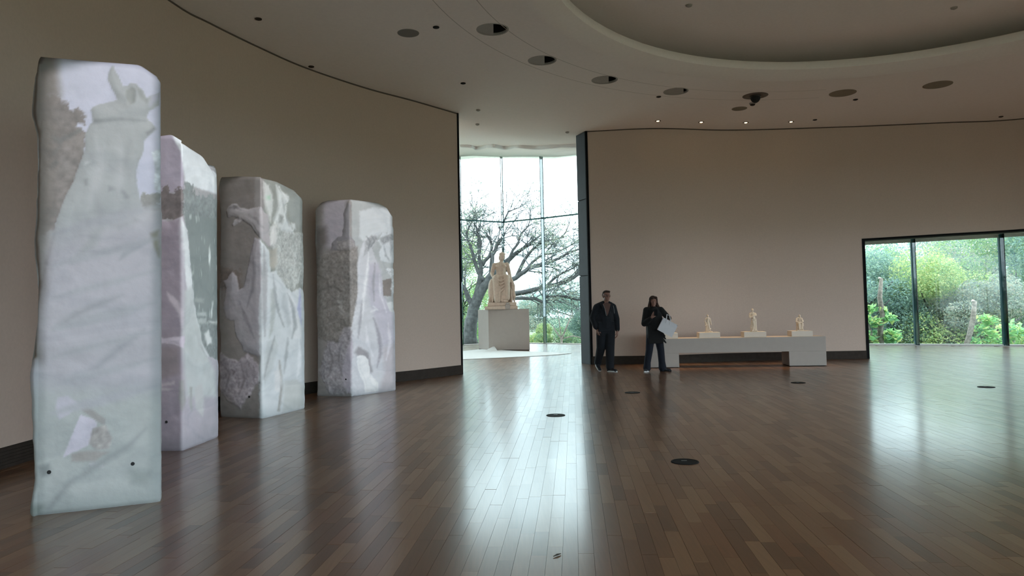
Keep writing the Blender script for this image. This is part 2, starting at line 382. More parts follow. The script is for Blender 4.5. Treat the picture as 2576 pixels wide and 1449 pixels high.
order = np.argsort(dist); big = order[:300]; rest = order[300:]
tilt = rng.normal(0, 0.0009, (len(recs), 2)); lift = rng.uniform(-0.0006, 0.0006, len(recs)); tone = rng.integers(0, 6, len(recs))
cache = {}
for k in big:
    key = (round(recs[k, 2], 2), int(tone[k]))
    if key not in cache:
        b = MB(); b.box((0, 0, -0.007), (PW - 0.0013, recs[k, 2] - 0.0014, 0.014)); cache[key] = b.mesh('plank', PLANKS[key[1]])
    o = bpy.data.objects.new('plank', cache[key]); COL.objects.link(o); o.parent = floor
    o.location = (PX[k], PY[k], lift[k]); o.rotation_euler = (tilt[k, 0] * 0.5, tilt[k, 1], -YAW)
def plank_field(idx):
    n = len(idx); hx = (PW - 0.0013) / 2; hy = recs[idx, 2] / 2 - 0.0007
    sx = np.array([-1, 1, 1, -1]); sy = np.array([-1, -1, 1, 1]); V = np.zeros((n, 8, 3))
    for c in range(4):
        lx = sx[c] * hx; ly = sy[c] * hy
        V[:, c, 0] = PX[idx] + lx * ca + ly * sa; V[:, c, 1] = PY[idx] - lx * sa + ly * ca
        V[:, c, 2] = lift[idx] + lx * tilt[idx, 1] * -1 + ly * tilt[idx, 0] * 0.5
        V[:, c + 4] = V[:, c]; V[:, c + 4, 2] = -0.014
    base = (np.arange(n) * 8)[:, None, None]
    F = np.array([(0, 1, 2, 3), (1, 0, 4, 5), (2, 1, 5, 6), (3, 2, 6, 7), (0, 3, 7, 4)])[None] + base
    return quads('plank_field', V.reshape(-1, 3), F.reshape(-1, 4), PLANKS, np.repeat(tone[idx], 5))
def quads(name, V, F, mats, mi=None, smooth=False):
    me = bpy.data.meshes.new(name); nf = len(F)
    me.vertices.add(len(V)); me.vertices.foreach_set('co', np.asarray(V, np.float32).ravel())
    me.loops.add(nf * 4); me.loops.foreach_set('vertex_index', np.asarray(F, np.int32).ravel())
    me.polygons.add(nf); me.polygons.foreach_set('loop_start', np.arange(nf, dtype=np.int32) * 4)
    for m in mats: me.materials.append(m)
    if mi is not None: me.polygons.foreach_set('material_index', np.asarray(mi, np.int32))
    me.polygons.foreach_set('use_smooth', np.full(nf, bool(smooth)))
    me.update(calc_edges=True); me.validate()
    return me
pf = bpy.data.objects.new('plank_field', plank_field(rest)); COL.objects.link(pf); pf.parent = floor; pf['kind'] = 'stuff'

# walls
b = MB(); strip(b, LEFT, 0.0, HC + 0.3, 0.0, TH); wall_left = structure(b.build('wall_left', M['plaster']))
b = MB(); strip(b, BACK, 0.0, HC + 0.3, 0.0, TH); wall_back = structure(b.build('wall_back', M['plaster']))
# right wall: stands above the window band
def header_z(px, py, path):                          # height of a picture point on the wall face
    best = None
    for i in range(len(path)):
        q = path[i]; p_, y_ = proj((q[0], q[1], 3.0)); d = abs(p_ - px)
        if best is None or d < best[0]: best = (d, q)
    q = best[1]; t = q[1] / ray(px, py)[1]; return CAM[2] + ray(px, py)[2] * t
z_a = header_z(2152, 606, BACK); z_b = header_z(2560, 582, RIGHT)
xs = RIGHT[:, 0]; HZ = np.clip(z_a + (z_b - z_a) * np.arange(len(RIGHT)) / max(1, np.argmin(abs(xs - 12.4))), z_a, z_b + 0.1)
b = MB(); strip(b, RIGHT, HZ + 0.05, HC + 0.3, 0.0, TH); structure(b.build('wall_right', M['plaster']))
FH_ = 4.2
b = MB(); strip(b, FRONT, FH_, HC + 0.3, 0.0, TH); strip(b, FRONT[:11], 0, FH_, 0.0, TH); strip(b, FRONT[-10:], 0, FH_, 0, TH); structure(b.build('wall_front', M['plaster']))
# dark lining of the low window opening
b = MB(); strip(b, RIGHT, HZ, HZ + 0.05, -0.012, TH + 0.01)
dj = (BACK[-1] - BACK[-3]) / np.linalg.norm(BACK[-1] - BACK[-3]); nj = np.array([-dj[1], dj[0]]); q = BACK[-1]
poly = [q - nj * 0.012, q - nj * 0.012 + dj * 0.07, q + nj * (TH + 0.01) + dj * 0.07, q + nj * (TH + 0.01)]
b.prism(poly, 0.0, z_a + 0.05); structure(b.build('trim_1', M['dark_trim']))
# dark edge of the left wall end
dj = (LEFT[-1] - LEFT[-3]) / np.linalg.norm(LEFT[-1] - LEFT[-3]); nj = np.array([-dj[1], dj[0]]); q = LEFT[-1]
b = MB(); b.prism([q - nj * 0.014 - dj * 0.035, q - nj * 0.014 + dj * 0.015, q + nj * (TH + 0.01) + dj * 0.015, q + nj * (TH + 0.01) - dj * 0.035], 0.0, HC + 0.12); structure(b.build('trim_2', M['dark_trim']))
# clad end of the right wall: dark edge strip + three stacked metal panels
fr = gz(1465.5, 913.6)
tj = structure(empty('trim_3', (jr[0], jr[1], 0)))
b = MB(); e1 = (jr - fr) / np.linalg.norm(jr - fr); n1 = np.array([-e1[1], e1[0]])
if n1[0] > 0: n1 = -n1
w = BACK[2] - BACK[0]; w /= np.linalg.norm(w)
b.prism([jr + n1 * 0.03, jr + w * 0.03 - e1 * 0.0 - np.array([0, 0.012]), jr + w * 0.03 + np.array([0, 0.3]), jr - e1 * 0.1 + n1 * 0.02], 0.0, HC); b.build('edge_strip', M['dark_trim'], tj)
for z0, z1 in ((0.0, 2.18), (2.195, 4.08), (4.095, HC)):
    b = MB(); b.prism([jr - e1 * 0.035 + n1 * 0.03, fr + n1 * 0.03, fr - n1 * 0.05, jr - e1 * 0.035 - n1 * 0.05], z0, z1); b.build('panel', M['steel'], tj, bevel=0.004)
b = MB(); b.prism([jr - e1 * 0.02, fr, fr - n1 * 0.3 , BACK[7] + np.array([0, 0.45]), jr + np.array([0.3, 0.2])], 0.0, HC - 0.001); b.build('core', M['dark_trim'], tj)
# baseboards with ribbed face
def baseboard(name, path):
    b = MB(); strip(b, path, 0.0, 0.2, -0.012, 0.05)
    for k in range(6): strip(b, path, 0.012 + k * 0.031, 0.034 + k * 0.031, -0.020, -0.008)
    return structure(b.build(name, M['base']))
baseboard('baseboard_left', LEFT); baseboard('baseboard_back', BACK)

M['gap'] = mat('painted_gap_shade', (0.11, 0.085, 0.07), 0.9)  # dark strip painted for the shade in the wall-ceiling gap
for i_, pth in enumerate((LEFT, BACK, RIGHT)):
    b = MB(); strip(b, pth, HC - 0.028, HC + 0.002, -0.004, 0.012); structure(b.build('trim_%d' % (4 + i_), M['gap']))
# ceiling with oval opening and round cut-outs
OC = np.array([5.55, 8.22])
def oval(a, bb, n=96): return np.array([(OC[0] + a * math.cos(2 * math.pi * i / n), OC[1] + bb * math.sin(2 * math.pi * i / n)) for i in range(n)])
LAMPS = [(1239, 74, 75, 0.47), (1364, 152, 67, 0.41), (1521, 201, 61, 0.33), (1700, 230, 59, 0.16)]
lamp_pos = [at_z(a, c, HC) for a, c, d, e in LAMPS]; LR = 0.24
bm = bmesh.new()
def loop(pts):
    vs = [bm.verts.new((p[0], p[1], HC)) for p in pts]; return [bm.edges.new((vs[i], vs[(i + 1) % len(vs)])) for i in range(len(vs))]
hall_edge = [offset(LEFT, TH)[-1] + np.array([0.0, 0.0]), np.array([fr[0] + 0.1, fr[1] + 0.25])]
outl = list(offset(LEFT, TH * 0.8)[:-1]) + hall_edge + list(offset(BACK, TH * 0.8)[6:]) + list(offset(RIGHT, TH * 0.8)[1:]) + list(offset(FRONT, TH * 0.8)[1:-1])
edges = loop(outl)
edges += loop(oval(5.57, 6.10))
for p in lamp_pos: edges += loop([(p[0] + LR * math.cos(t), p[1] + LR * math.sin(t)) for t in np.linspace(0, 2 * math.pi, 28, endpoint=False)])
bmesh.ops.triangle_fill(bm, use_beauty=True, use_dissolve=False, edges=edges)
for f in bm.faces:
    if f.normal.z > 0: f.normal_flip()
me = bpy.data.meshes.new('ceiling'); bm.to_mesh(me); bm.free(); me.materials.append(M['ceil'])
ceiling = bpy.data.objects.new('ceiling', me); COL.objects.link(ceiling); structure(ceiling)
def ringsurf(name, prof, m, parent, n=96):
    b = MB(); vs = []
    for da, z in prof: vs += [(OC[0] + (5.2 + da) * math.cos(2 * math.pi * i / n), OC[1] + (5.75 + da) * math.sin(2 * math.pi * i / n), z) for i in range(n)]
    b.add(vs, [(k * n + i, k * n + (i + 1) % n, (k + 1) * n + (i + 1) % n, (k + 1) * n + i) for k in range(len(prof) - 1) for i in range(n)])
    return b.build(name, m, parent, smooth=True)
ringsurf('lip', [(0.37, HC), (0.33, HC + 0.003), (0.2, HC + 0.04), (0.02, HC + 0.115), (0.0, HC + 0.125)], M['ceil'], ceiling)
ringsurf('fascia', [(0.0, HC + 0.125), (0.0, HC + 0.27), (0.03, HC + 0.285), (0.12, HC + 0.285)], M['ceil'], ceiling)
ringsurf('trough', [(0.12, HC + 0.285), (1.6, HC + 0.285), (1.6, HC + 0.50)], M['ceil'], ceiling)
dome = ringsurf('upper_ceiling', [(1.6, HC + 0.50), (1.58, HC + 0.54), (1.5, HC + 0.565), (0.55, HC + 0.575), (-0.5, HC + 0.585), (-2.5, HC + 0.595), (-5.0, HC + 0.605), (-5.19, HC + 0.605)], M['ceil'], ceiling)
M['seam'] = mat('ceiling_seam', (0.50, 0.455, 0.42), 0.9)
for da in (0.66 + 0.37, 1.25 + 0.37):
    b = MB(); n = 120; vs = []
    for dd in (0.0, 0.012): vs += [(OC[0] + (5.2 + da + dd) * math.cos(math.pi * (0.45 + 0.7 * i / n)), OC[1] + (5.75 + da + dd) * math.sin(math.pi * (0.45 + 0.7 * i / n)), HC - 0.0015) for i in range(n + 1)]
    b.add(vs, [(i, i + 1, n + 2 + i, n + 1 + i) for i in range(n)]); b.build('seam', M['seam'], ceiling)
# outer hall ceiling rising towards the tall glazing, gallery ceiling behind the low window opening
def hall_slope(x): return min(0.2, max(0.12, 0.164 + 0.0075 * x))
HX = np.sort(np.concatenate([np.linspace(-14, 8, 21), [hall_edge[0][0], hall_edge[1][0]]])); HY = np.linspace(16.3, 31, 24)
b = MB(); vs = []; fs = []
lo = lambda x: (offset(LEFT, TH)[-1][1] if x < jl[0] else (fr[1] if x > fr[0] else None))
e0 = np.array(hall_edge[0]); e1_ = np.array(hall_edge[1])
for i, x in enumerate(HX):
    t = np.clip((x - e0[0]) / (e1_[0] - e0[0]), -4, 3); y0 = e0[1] + (e1_[1] - e0[1]) * t if 0 <= t <= 1 else (e0[1] - 0.0 if t < 0 else e1_[1])
    for j in range(24):
        y = y0 + (31 - y0) * j / 23; s = (y - y0) / 13.0; s = min(1, max(0, s)); d_ = y - y0; vs.append((x, y, HC + hall_slope(x) * (d_ - 1.2 * (1 - math.exp(-d_ / 1.2)))))
fs = [(i * 24 + j, i * 24 + j + 1, (i + 1) * 24 + j + 1, (i + 1) * 24 + j) for i in range(22) for j in range(23)]
# insert exact opening end points
b.add(vs, fs); hc = structure(b.build('ceiling_hall', M['ceil'], smooth=True))
GZ = 3.32
go = [BACK[-18] + np.array([0, TH * 0.6])] + [tuple(p) for p in offset(RIGHT, TH * 0.6)] + [(21, 0), (26.0, 10)] + [tuple(p + np.array([0, 0.5])) for p in G2[::-1]]
b = MB(); b.prism([(p[0], p[1]) for p in go][::-1], GZ, GZ + 0.15); structure(b.build('ceiling_gallery', M['white_ceil']))

for nm, p_, q_ in (('hall_light_block_left', (-9.0, 25.0), (-6.2, 12.0)), ('hall_light_block_right', (7.5, 23.4), (6.6, BACK[-14][1] + 0.2)),):  # unseen side walls added to keep sky light off the pedestal
    p_, q_ = np.array(p_), np.array(q_); d_ = (q_ - p_) / np.linalg.norm(q_ - p_); n_ = np.array([-d_[1], d_[0]]) * 0.12
    b = MB(); b.prism([p_ - n_, q_ - n_, q_ + n_, p_ + n_], 0.0, 8.4); structure(b.build(nm, M['hall']))

# ------------------------------------------------------------------ glazing
def pane_box(b, p, q, z0, z1, t=0.016, inset=0.0, mi=0):
    p = np.array(p); q = np.array(q); d = q - p; L = np.linalg.norm(d); d /= L; n = np.array([-d[1], d[0]]) * t / 2
    p = p + d * inset; q = q - d * inset
    b.prism([p - n, q - n, q + n, p + n], z0, z1, mi)
win1 = structure(empty('window_1', (G1[3][0], G1[3][1], 0)))
TOP1 = 8.2; TR = 4.94
for i in range(len(G1) - 1):
    for z0, z1 in ((0.05, TR - 0.02), (TR + 0.02, TOP1)):
        b = MB(); pane_box(b, G1[i], G1[i + 1], z0, z1, inset=0.015); b.build('pane', M['glass'], win1)
    b = MB(); pane_box(b, G1[i], G1[i + 1], TR - 0.025, TR + 0.025, 0.06); b.build('transom', M['mullion'], win1)
    b = MB(); pane_box(b, G1[i], G1[i + 1], -0.02, 0.03, 0.10); b.build('bottom_rail', M['sill'], win1)
for i in range(1, len(G1) - 1):
    p = np.array(G1[i]); d = p - np.array([0.5, 18.0]); d /= np.linalg.norm(d)
    b = MB(); pane_box(b, p - d * 0.03, p + d * 0.03, 0.03, TOP1, 0.05); b.build('mullion', M['mullion'], win1)
    b = MB(); pane_box(b, p - d * 0.42 + np.array([-0.09, 0]), p - d * 0.03, 0.03, TOP1, 0.02); b.build('fin', M['glass_fin'], win1)
    b = MB(); pane_box(b, p - d * 0.44 + np.array([-0.09, 0]), p - d * 0.42 + np.array([-0.09, 0]), 0.03, TOP1, 0.02); b.build('fin_edge', M['mullion'], win1)
b = MB()
for i in range(len(G1) - 1): pane_box(b, G1[i], G1[i + 1], TOP1, TOP1 + 0.25, 0.2)
b.build('head_frame', M['white_ceil'], win1)
win2 = structure(empty('window_2', (g0[0], g0[1], 0)))
for i in range(len(G2) - 1):
    b = MB(); pane_box(b, G2[i], G2[i + 1], 0.05, GZ - 0.1, inset=0.012); b.build('pane', M['glass'], win2)
    b = MB(); pane_box(b, G2[i], G2[i + 1], -0.02, 0.05, 0.12); b.build('bottom_rail', M['sill'], win2)
    b = MB(); pane_box(b, G2[i], G2[i + 1], GZ - 0.1, GZ + 0.02, 0.10); b.build('head_frame', M['soffit'], win2)
for i in range(1, len(G2) - 1):
    p = np.array(G2[i]); d = np.array([0.12, 1.0]); d /= np.linalg.norm(d)
    b = MB(); pane_box(b, p - d * 0.07, p + d * 0.02, 0.02, GZ, 0.05); b.build('mullion', M['mullion'], win2)
    b = MB(); pane_box(b, p - d * 0.30, p - d * 0.07, 0.02, GZ, 0.02); b.build('fin', M['glass_fin'], win2)
fill_win = structure(empty('added_fill_window', (FRONT[20][0], FRONT[20][1], 0)))  # unseen glazing added behind the camera to let in fill daylight
for i in range(10, len(FRONT) - 10, 9):
    j = min(i + 9, len(FRONT) - 10)
    if j > i:
        b = MB(); pane_box(b, FRONT[i], FRONT[j], 0.02, FH_, inset=0.02); b.build('pane', M['glass'], fill_win)
        b = MB(); b.box((FRONT[i][0], FRONT[i][1], FH_ / 2), (0.07, 0.07, FH_)); b.build('mullion', M['mullion'], fill_win)
# ------------------------------------------------------------------ marble blocks, projected pictures painted into vertex colour and relief
def sdist(px, py, poly):
    """signed distance (positive inside), in pixels"""
    P = np.asarray(poly, float); d = np.full(len(px), 1e12)
    j = len(P) - 1
    for i in range(len(P)):
        ax, ay = P[j]; bx, by = P[i]; ex, ey = bx - ax, by - ay
        wx, wy = px - ax, py - ay; t = np.clip((wx * ex + wy * ey) / (ex * ex + ey * ey + 1e-9), 0, 1)
        d = np.minimum(d, (wx - t * ex) ** 2 + (wy - t * ey) ** 2); j = i
    d = np.sqrt(d); return np.where(inside(P, px, py), d, -d)
def sst(a, b, x): t = np.clip((x - a) / (b - a), 0, 1); return t * t * (3 - 2 * t)
def C1(pts, dy=100): return [(x / 2.337, dy + y / 2.337) for x, y in pts]
def C3(pts): return [(500 + x / 2.131, 400 + y / 2.131) for x, y in pts]
def make_block(name, label, L, E, Rr, depth, topline, base, layers, seed, holes, chip=None, rough=0.02):
    """column standing on plan corners L (front left), E (near edge), Rr (right rear); layers = (polygon px, colour, soft px, relief m, inflate px, noise)"""
    L, E, Rr = map(np.array, (L, E, Rr)); B = L + (Rr - E) * depth
    corners = [L, E, Rr, B]; rad = 0.024; path = []; fine = []
    def seg(p, q, n, f): 
        for k in range(n): path.append(p + (q - p) * k / n); fine.append(f)
    for i in range(4):
        p, q, r_ = corners[i], corners[(i + 1) % 4], corners[(i + 2) % 4]
        d = (q - p) / np.linalg.norm(q - p); d2 = (r_ - q) / np.linalg.norm(r_ - q)
        f = i in (0, 1); n = int((np.linalg.norm(q - p) - 2 * rad) / (0.0105 if f else 0.06))
        seg(p + d * rad, q - d * rad, n, f)
        a, c = q - d * rad, q + d2 * rad; m = 5
        for k in range(m):
            t = k / m; path.append((1 - t) ** 2 * a + 2 * t * (1 - t) * q + t * t * c); fine.append(i in (0, 1))
    path = np.array(path); n = len(path); cen = (L + E + Rr + B) / 4
    t = np.roll(path, -1, 0) - np.roll(path, 1, 0); nrm = np.stack([t[:, 1], -t[:, 0]], 1); nrm /= np.linalg.norm(nrm, axis=1)[:, None]
    nrm *= np.sign((nrm * (path - cen)).sum(1)).mean()
    zt = np.full(n, 3.3); tx = np.array([p[0] for p in topline]); ty = np.array([p[1] for p in topline])
    P3 = lambda z: np.stack([path[:, 0], path[:, 1], np.broadcast_to(z, n)], 1)
    fac = (nrm * (path - 0)).sum(1) < 0.02              # turned to the viewer
    for _ in range(4):
        x, y = proj(P3(zt)); dy = y - np.interp(x, tx, ty)
        dpt = path[:, 1]; zt = zt + np.where(fac, dy * dpt / FPX, 0)
    zt = np.where(fac, zt, 3.15)
    k = np.ones(5) / 5; zt = np.convolve(np.concatenate([zt[-2:], zt, zt[:2]]), k, 'valid')
    rows = 290; zz = np.linspace(0, 1, rows)
    V = np.zeros((rows, n, 3)); V[:, :, 0] = path[None, :, 0]; V[:, :, 1] = path[None, :, 1]; V[:, :, 2] = zz[:, None] * zt[None, :]
    flat = V.reshape(-1, 3); px, py = proj(flat)
    col = np.tile(np.array(base, float), (len(flat), 1)); h = np.zeros(len(flat))
    nz1 = vnoise(flat, 9, seed, 3); nz2 = vnoise(flat, 28, seed + 5, 3); nz3 = vnoise(flat * np.array([1, 1, 0.3]), 16, seed + 9, 3); nz4 = vnoise(flat, 45, seed + 11, 2)
    front = np.tile(fac, rows)
    for poly, c, soft, rel, infl, nz in layers:
        P = np.asarray(poly); lo_, hi_ = P.min(0) - 60, P.max(0) + 60
        m = (px > lo_[0]) & (px < hi_[0]) & (py > lo_[1]) & (py < hi_[1]) & front
        if not m.any(): continue
        idx = np.where(m)[0]; d = sdist(px[idx], py[idx], P)
        d = d + (nz2[idx] * 14 if nz == 'leaf' else nz2[idx] * 2.2 + nz1[idx] * 1.5)
        a = sst(-soft, soft, d)[:, None]; cc = np.tile(np.array(c, float), (len(idx), 1))
        if nz == 'leaf': cc = cc * (1 + 0.16 * nz2[idx] + 0.12 * nz1[idx])[:, None]
        elif nz == 'sparkle': cc = cc + (np.clip(nz3[idx] - 0.28, 0, 1) * 260)[:, None]
        elif nz == 'rock': cc = cc * (1 + 0.12 * nz1[idx] + 0.16 * nz2[idx] + 0.10 * nz4[idx])[:, None]; 
        elif nz: cc = cc * (1 + nz * nz1[idx])[:, None]
        col[idx] = col[idx] * (1 - a) + cc * a
        if rel: 
            hh = 0.55 * rel * np.sqrt(np.clip(d / infl, 0, 1))
            if nz == 'rock': hh = hh + 0.003 * np.clip(nz1[idx] + nz2[idx], -1, 1) * (d > 0)
            h[idx] = np.maximum(h[idx], hh) if rel > 0 else h[idx] + hh
    h = h + 0.006 * vnoise(flat, 2.2, seed + 2, 2) + 0.004 * nz1
    side = ~np.tile(np.array(fine), rows)
    h = np.where(side, h + rough * 2 * vnoise(flat, 2.0, seed + 3, 4), h)
    # edges chip and round over the top
    zr = np.repeat(zz, n); h = h - 0.03 * np.clip((zr - 0.985) / 0.015, 0, 1) ** 2 - 0.01 * np.clip(1 - zr / 0.006, 0, 1)
    flat = flat + np.concatenate([np.tile(nrm, (rows, 1)) * h[:, None], np.zeros((len(flat), 1))], 1)
    # rough left edge
    top = flat[-n:]; ring = []
    for s_, dz in ((0.8, 0.012), (0.4, 0.02)):
        r_ = top.copy(); r_[:, :2] = cen + (top[:, :2] - cen) * s_; zm = top[:, 2].mean(); r_[:, 2] = top[:, 2] * s_ + zm * (1 - s_) + dz * 0.3; ring.append(r_)
    ring.append(np.tile(np.array([[cen[0], cen[1], top[:, 2].mean()]]), (n, 1)))
    Vall = np.concatenate([flat] + ring); nr = rows + 3
    ii, jj = np.meshgrid(np.arange(nr - 1), np.arange(n), indexing='ij'); j2 = (jj + 1) % n
    F = np.stack([ii * n + jj, ii * n + j2, (ii + 1) * n + j2, (ii + 1) * n + jj], -1).reshape(-1, 4)
    org = np.array([cen[0], cen[1], 0]); me = quads(name, Vall - org, F, [M['marble']], smooth=True)
    colA = np.concatenate([col, np.tile(np.array(base, float) * 0.95, (3 * n, 1))]); colA = np.clip(colA, 0, 255) / 255
    lc = np.where(colA <= 0.04045, colA / 12.92, ((colA + 0.055) / 1.055) ** 2.4) * 1.12 * np.array([1.0, 0.955, 0.94])
    at = me.attributes.new('tone', 'FLOAT_COLOR', 'POINT'); buf = np.ones((len(me.vertices), 4), np.float32); buf[:, :3] = np.clip(lc[:len(me.vertices)], 0, 0.92); at.data.foreach_set('color', buf.ravel())
    o = bpy.data.objects.new(name, me); COL.objects.link(o); o.location = org; tag(o, label, 'sculpture', 'marble columns along the left wall')
    # drilled sockets
    for hx, hy in holes:
        d = ray(hx, hy); best = None
        for p, q in ((L, E), (E, Rr)):
            e = q - p; nn_ = np.array([e[1], -e[0]]); tt = (nn_ @ p) / (nn_ @ d[:2]); X = CAM + d * tt
            s_ = (X[:2] - p) @ e / (e @ e)
            if 0 <= s_ <= 1 and (best is None or tt < best[0]): best = (tt, X, nn_ / np.linalg.norm(nn_))
        if best:
            X, nn_ = best[1], best[2]
            if nn_ @ X[:2] > 0: nn_ = -nn_
            hb = MB(); hb.tube([X - np.array([nn_[0], nn_[1], 0]) * 0.05, X + np.array([nn_[0], nn_[1], 0]) * 0.014], 0.014, 12); hb.build('socket', M['black'], o)
    return o, [L, E, Rr, B]

def stroke(pts, w):
    pts = np.array(pts, float); t = np.gradient(pts, axis=0); n = np.stack([-t[:, 1], t[:, 0]], 1); n /= np.linalg.norm(n, axis=1)[:, None] + 1e-9
    k = np.sin(np.linspace(0.12, math.pi - 0.12, len(pts)))[:, None] * w / 2
    return [tuple(p) for p in np.concatenate([pts + n * k, (pts - n * k)[::-1]])]
# --- column nearest the camera
s1 = []
s1.append(([(60, 100), (460, 100), (460, 560), (60, 560)], (184, 188, 206), 6, 0, 1, 0.02))                       # bright picture sky
s1.append((C1([(180, 300), (340, 345), (400, 378), (412, 412), (452, 405), (492, 452), (490, 500), (440, 505), (505, 540), (500, 700), (440, 900), (330, 1100), (180, 1200)]), (126, 121, 119), 3, 0, 1, 'leaf'))
s1.append((C1([(180, 50), (330, 50), (355, 330), (180, 330)]), (136, 132, 130), 18, 0, 1, 0.03))
s1.append((C1([(812, 925), (850, 908), (880, 930), (905, 900), (940, 910), (940, 1050), (840, 1020)]), (138, 139, 136), 2, 0, 1, 'leaf'))
s1.append((C1([(895, 660), (940, 640), (940, 900), (905, 880), (910, 760)]), (188, 196, 204), 3, 0, 1, 'rock'))
neck = C1([(663, 152), (640, 190), (635, 235), (655, 290), (680, 330), (690, 355), (620, 370), (545, 395), (533, 410), (545, 480), (520, 510), (500, 560), (500, 640), (470, 720), (430, 830), (380, 930), (340, 1040), (300, 1200), (230, 1449), (210, 1800), (200, 2800), (960, 2800), (960, 1010), (845, 1005), (825, 930), (805, 850), (800, 770), (845, 650), (850, 590), (905, 540), (915, 510), (862, 455), (880, 420), (935, 385), (935, 312), (862, 340), (845, 300), (800, 258), (765, 252), (755, 270), (720, 275), (700, 220)])
s1.append((neck, (158, 163, 166), 2, 0.022, 26, 0.03))
s1.append(([(60, 620), (420, 520), (420, 1020), (60, 960)], (163, 163, 172), 60, 0, 1, 0.03))
s1.append(([(60, 1000), (420, 980), (420, 1320), (60, 1320)], (155, 161, 162), 40, 0, 1, 0.03))
for cc in ([(740, 300), (775, 275), (800, 290), (795, 370), (765, 385), (742, 350)], [(800, 270), (835, 300), (855, 350), (835, 355), (815, 310)], [(850, 335), (868, 350), (862, 375), (845, 360)]):
    s1.append((C1(cc), (140, 145, 144), 5, -0.014, 10, 0))
for cc, c in (([(545, 470), (720, 462), (860, 475), (860, 482), (700, 476), (545, 492)], (138, 144, 146)), ([(890, 330), (935, 316), (935, 345), (880, 395)], (165, 168, 182)), ([(860, 545), (912, 515), (915, 525), (870, 560)], (128, 132, 136)),
              ([(640, 860), (720, 875), (760, 930), (740, 935), (700, 885), (640, 890)], (138, 142, 146)), ([(500, 720), (540, 712), (500, 735)], (190, 195, 198)), ([(720, 1240), (830, 1200), (890, 1180), (800, 1240), (700, 1300)], (148, 152, 159)),
              ([(495, 820), (515, 820), (520, 860), (500, 860)], (138, 142, 144)), ([(885, 1140), (930, 1120), (935, 1280), (915, 1240)], (126, 126, 118)),
              ([(300, 560), (350, 575), (470, 520), (480, 535), (370, 600), (320, 680), (270, 692), (350, 620), (300, 580)], (112, 112, 112)), ([(280, 740), (330, 705), (345, 725), (300, 765)], (108, 108, 108)), ([(285, 1005), (330, 1000), (330, 1040), (295, 1040)], (120, 118, 116))):
    s1.append((C1(cc), c, 6, 0, 1, 0.05))
for cc, c, so in (([(330, 275), (440, 200), (600, 130), (720, 100), (600, 160), (480, 210), (360, 290)], (144, 147, 153), 12), ([(440, 560), (560, 520), (700, 390), (850, 300), (720, 420), (580, 530)], (146, 149, 157), 12), ([(340, 700), (400, 690), (475, 742), (400, 800), (350, 830), (330, 760)], (168, 168, 180), 4),
              ([(475, 800), (560, 830), (572, 862), (520, 985), (370, 1052), (420, 930)], (180, 178, 192), 2), ([(475, 745), (560, 780), (620, 830), (615, 862), (565, 835), (470, 770)], (140, 140, 140), 3), ([(540, 880), (620, 862), (660, 940), (640, 1000), (560, 1005), (525, 970)], (150, 148, 148), 3), ([(420, 1030), (520, 1010), (640, 1020), (560, 1075), (420, 1080)], (148, 146, 145), 5),
              ([(520, 1085), (600, 1080), (615, 1110), (540, 1110)], (172, 172, 180), 3), ([(265, 1360), (400, 1190), (520, 1110), (600, 1060), (740, 980), (860, 880), (760, 1000), (560, 1130), (420, 1210), (300, 1360)], (136, 142, 144), 10), ([(230, 1110), (290, 1090), (300, 1150), (250, 1165)], (124, 130, 132), 8), ([(760, 1120), (880, 1140), (860, 1220), (770, 1210)], (134, 142, 142), 14), ([(180, 1320), (260, 1330), (240, 1385), (180, 1390)], (122, 130, 128), 10)):
    s1.append((C1(cc, 700), c, so, 0, 1, 'rock' if c == (150, 148, 148) else 0.06))
s1.append(([(40, 120), (128, 120), (132, 420), (112, 640), (108, 720), (88, 820), (100, 900), (40, 900)], (100, 95, 90), 30, 0, 1, 0.06))  # projection falling off towards the left edge, painted as a dark band
s1.append(([(60, 130), (96, 130), (100, 330), (96, 640), (104, 720), (84, 820), (94, 900), (60, 900)], (104, 95, 88), 4, -0.02, 6, 0.1))  # rough brown left edge, its shadow side painted in
s1.append(([(80, 130), (112, 138), (104, 160), (84, 160)], (70, 64, 60), 3, 0, 1, 0))
for pl_, w_, c in (([(500, 640), (560, 720), (640, 760), (760, 770), (800, 775)], 60, (151, 156, 160)), ([(560, 560), (600, 700), (560, 860), (520, 1000)], 70, (168, 172, 176)), ([(700, 560), (720, 700), (700, 860), (690, 1000)], 50, (166, 170, 174)), ([(560, 900), (600, 1050), (540, 1200), (430, 1300)], 60, (150, 154, 158)), ([(760, 600), (740, 720), (760, 850)], 30, (148, 153, 156)), ([(620, 1080), (700, 1100), (800, 1060)], 26, (150, 153, 158))):
    s1.append((C1(stroke(pl_, w_)), c, 14, 0, 1, 0.02))
for y_ in (560, 640, 720, 800, 870, 940, 1010): s1.append((stroke([(130, y_ + 30), (210, y_ + 8), (300, y_ - 14), (395, y_ - 40)], 16 + (y_ % 3) * 6), (154, 157, 164), 9, 0, 1, 0.03))
a1, a2 = gz(82, 1299), gz(403, 1262); dv = a2 - a1; sd1 = a2 + np.array([-dv[1], dv[0]]) * 1.12 + np.array([-0.02, 0])
B1 = make_block('marble_column', 'tallest marble column in front, coloured with a projected picture of a horned horse', a1, a2, sd1, 1.0,
    [(60, 140), (92, 139), (115, 141), (352, 161), (403, 196), (420, 205)], (158, 162, 165), s1, 1, [(124, 1187), (334, 1166)], rough=0.03)
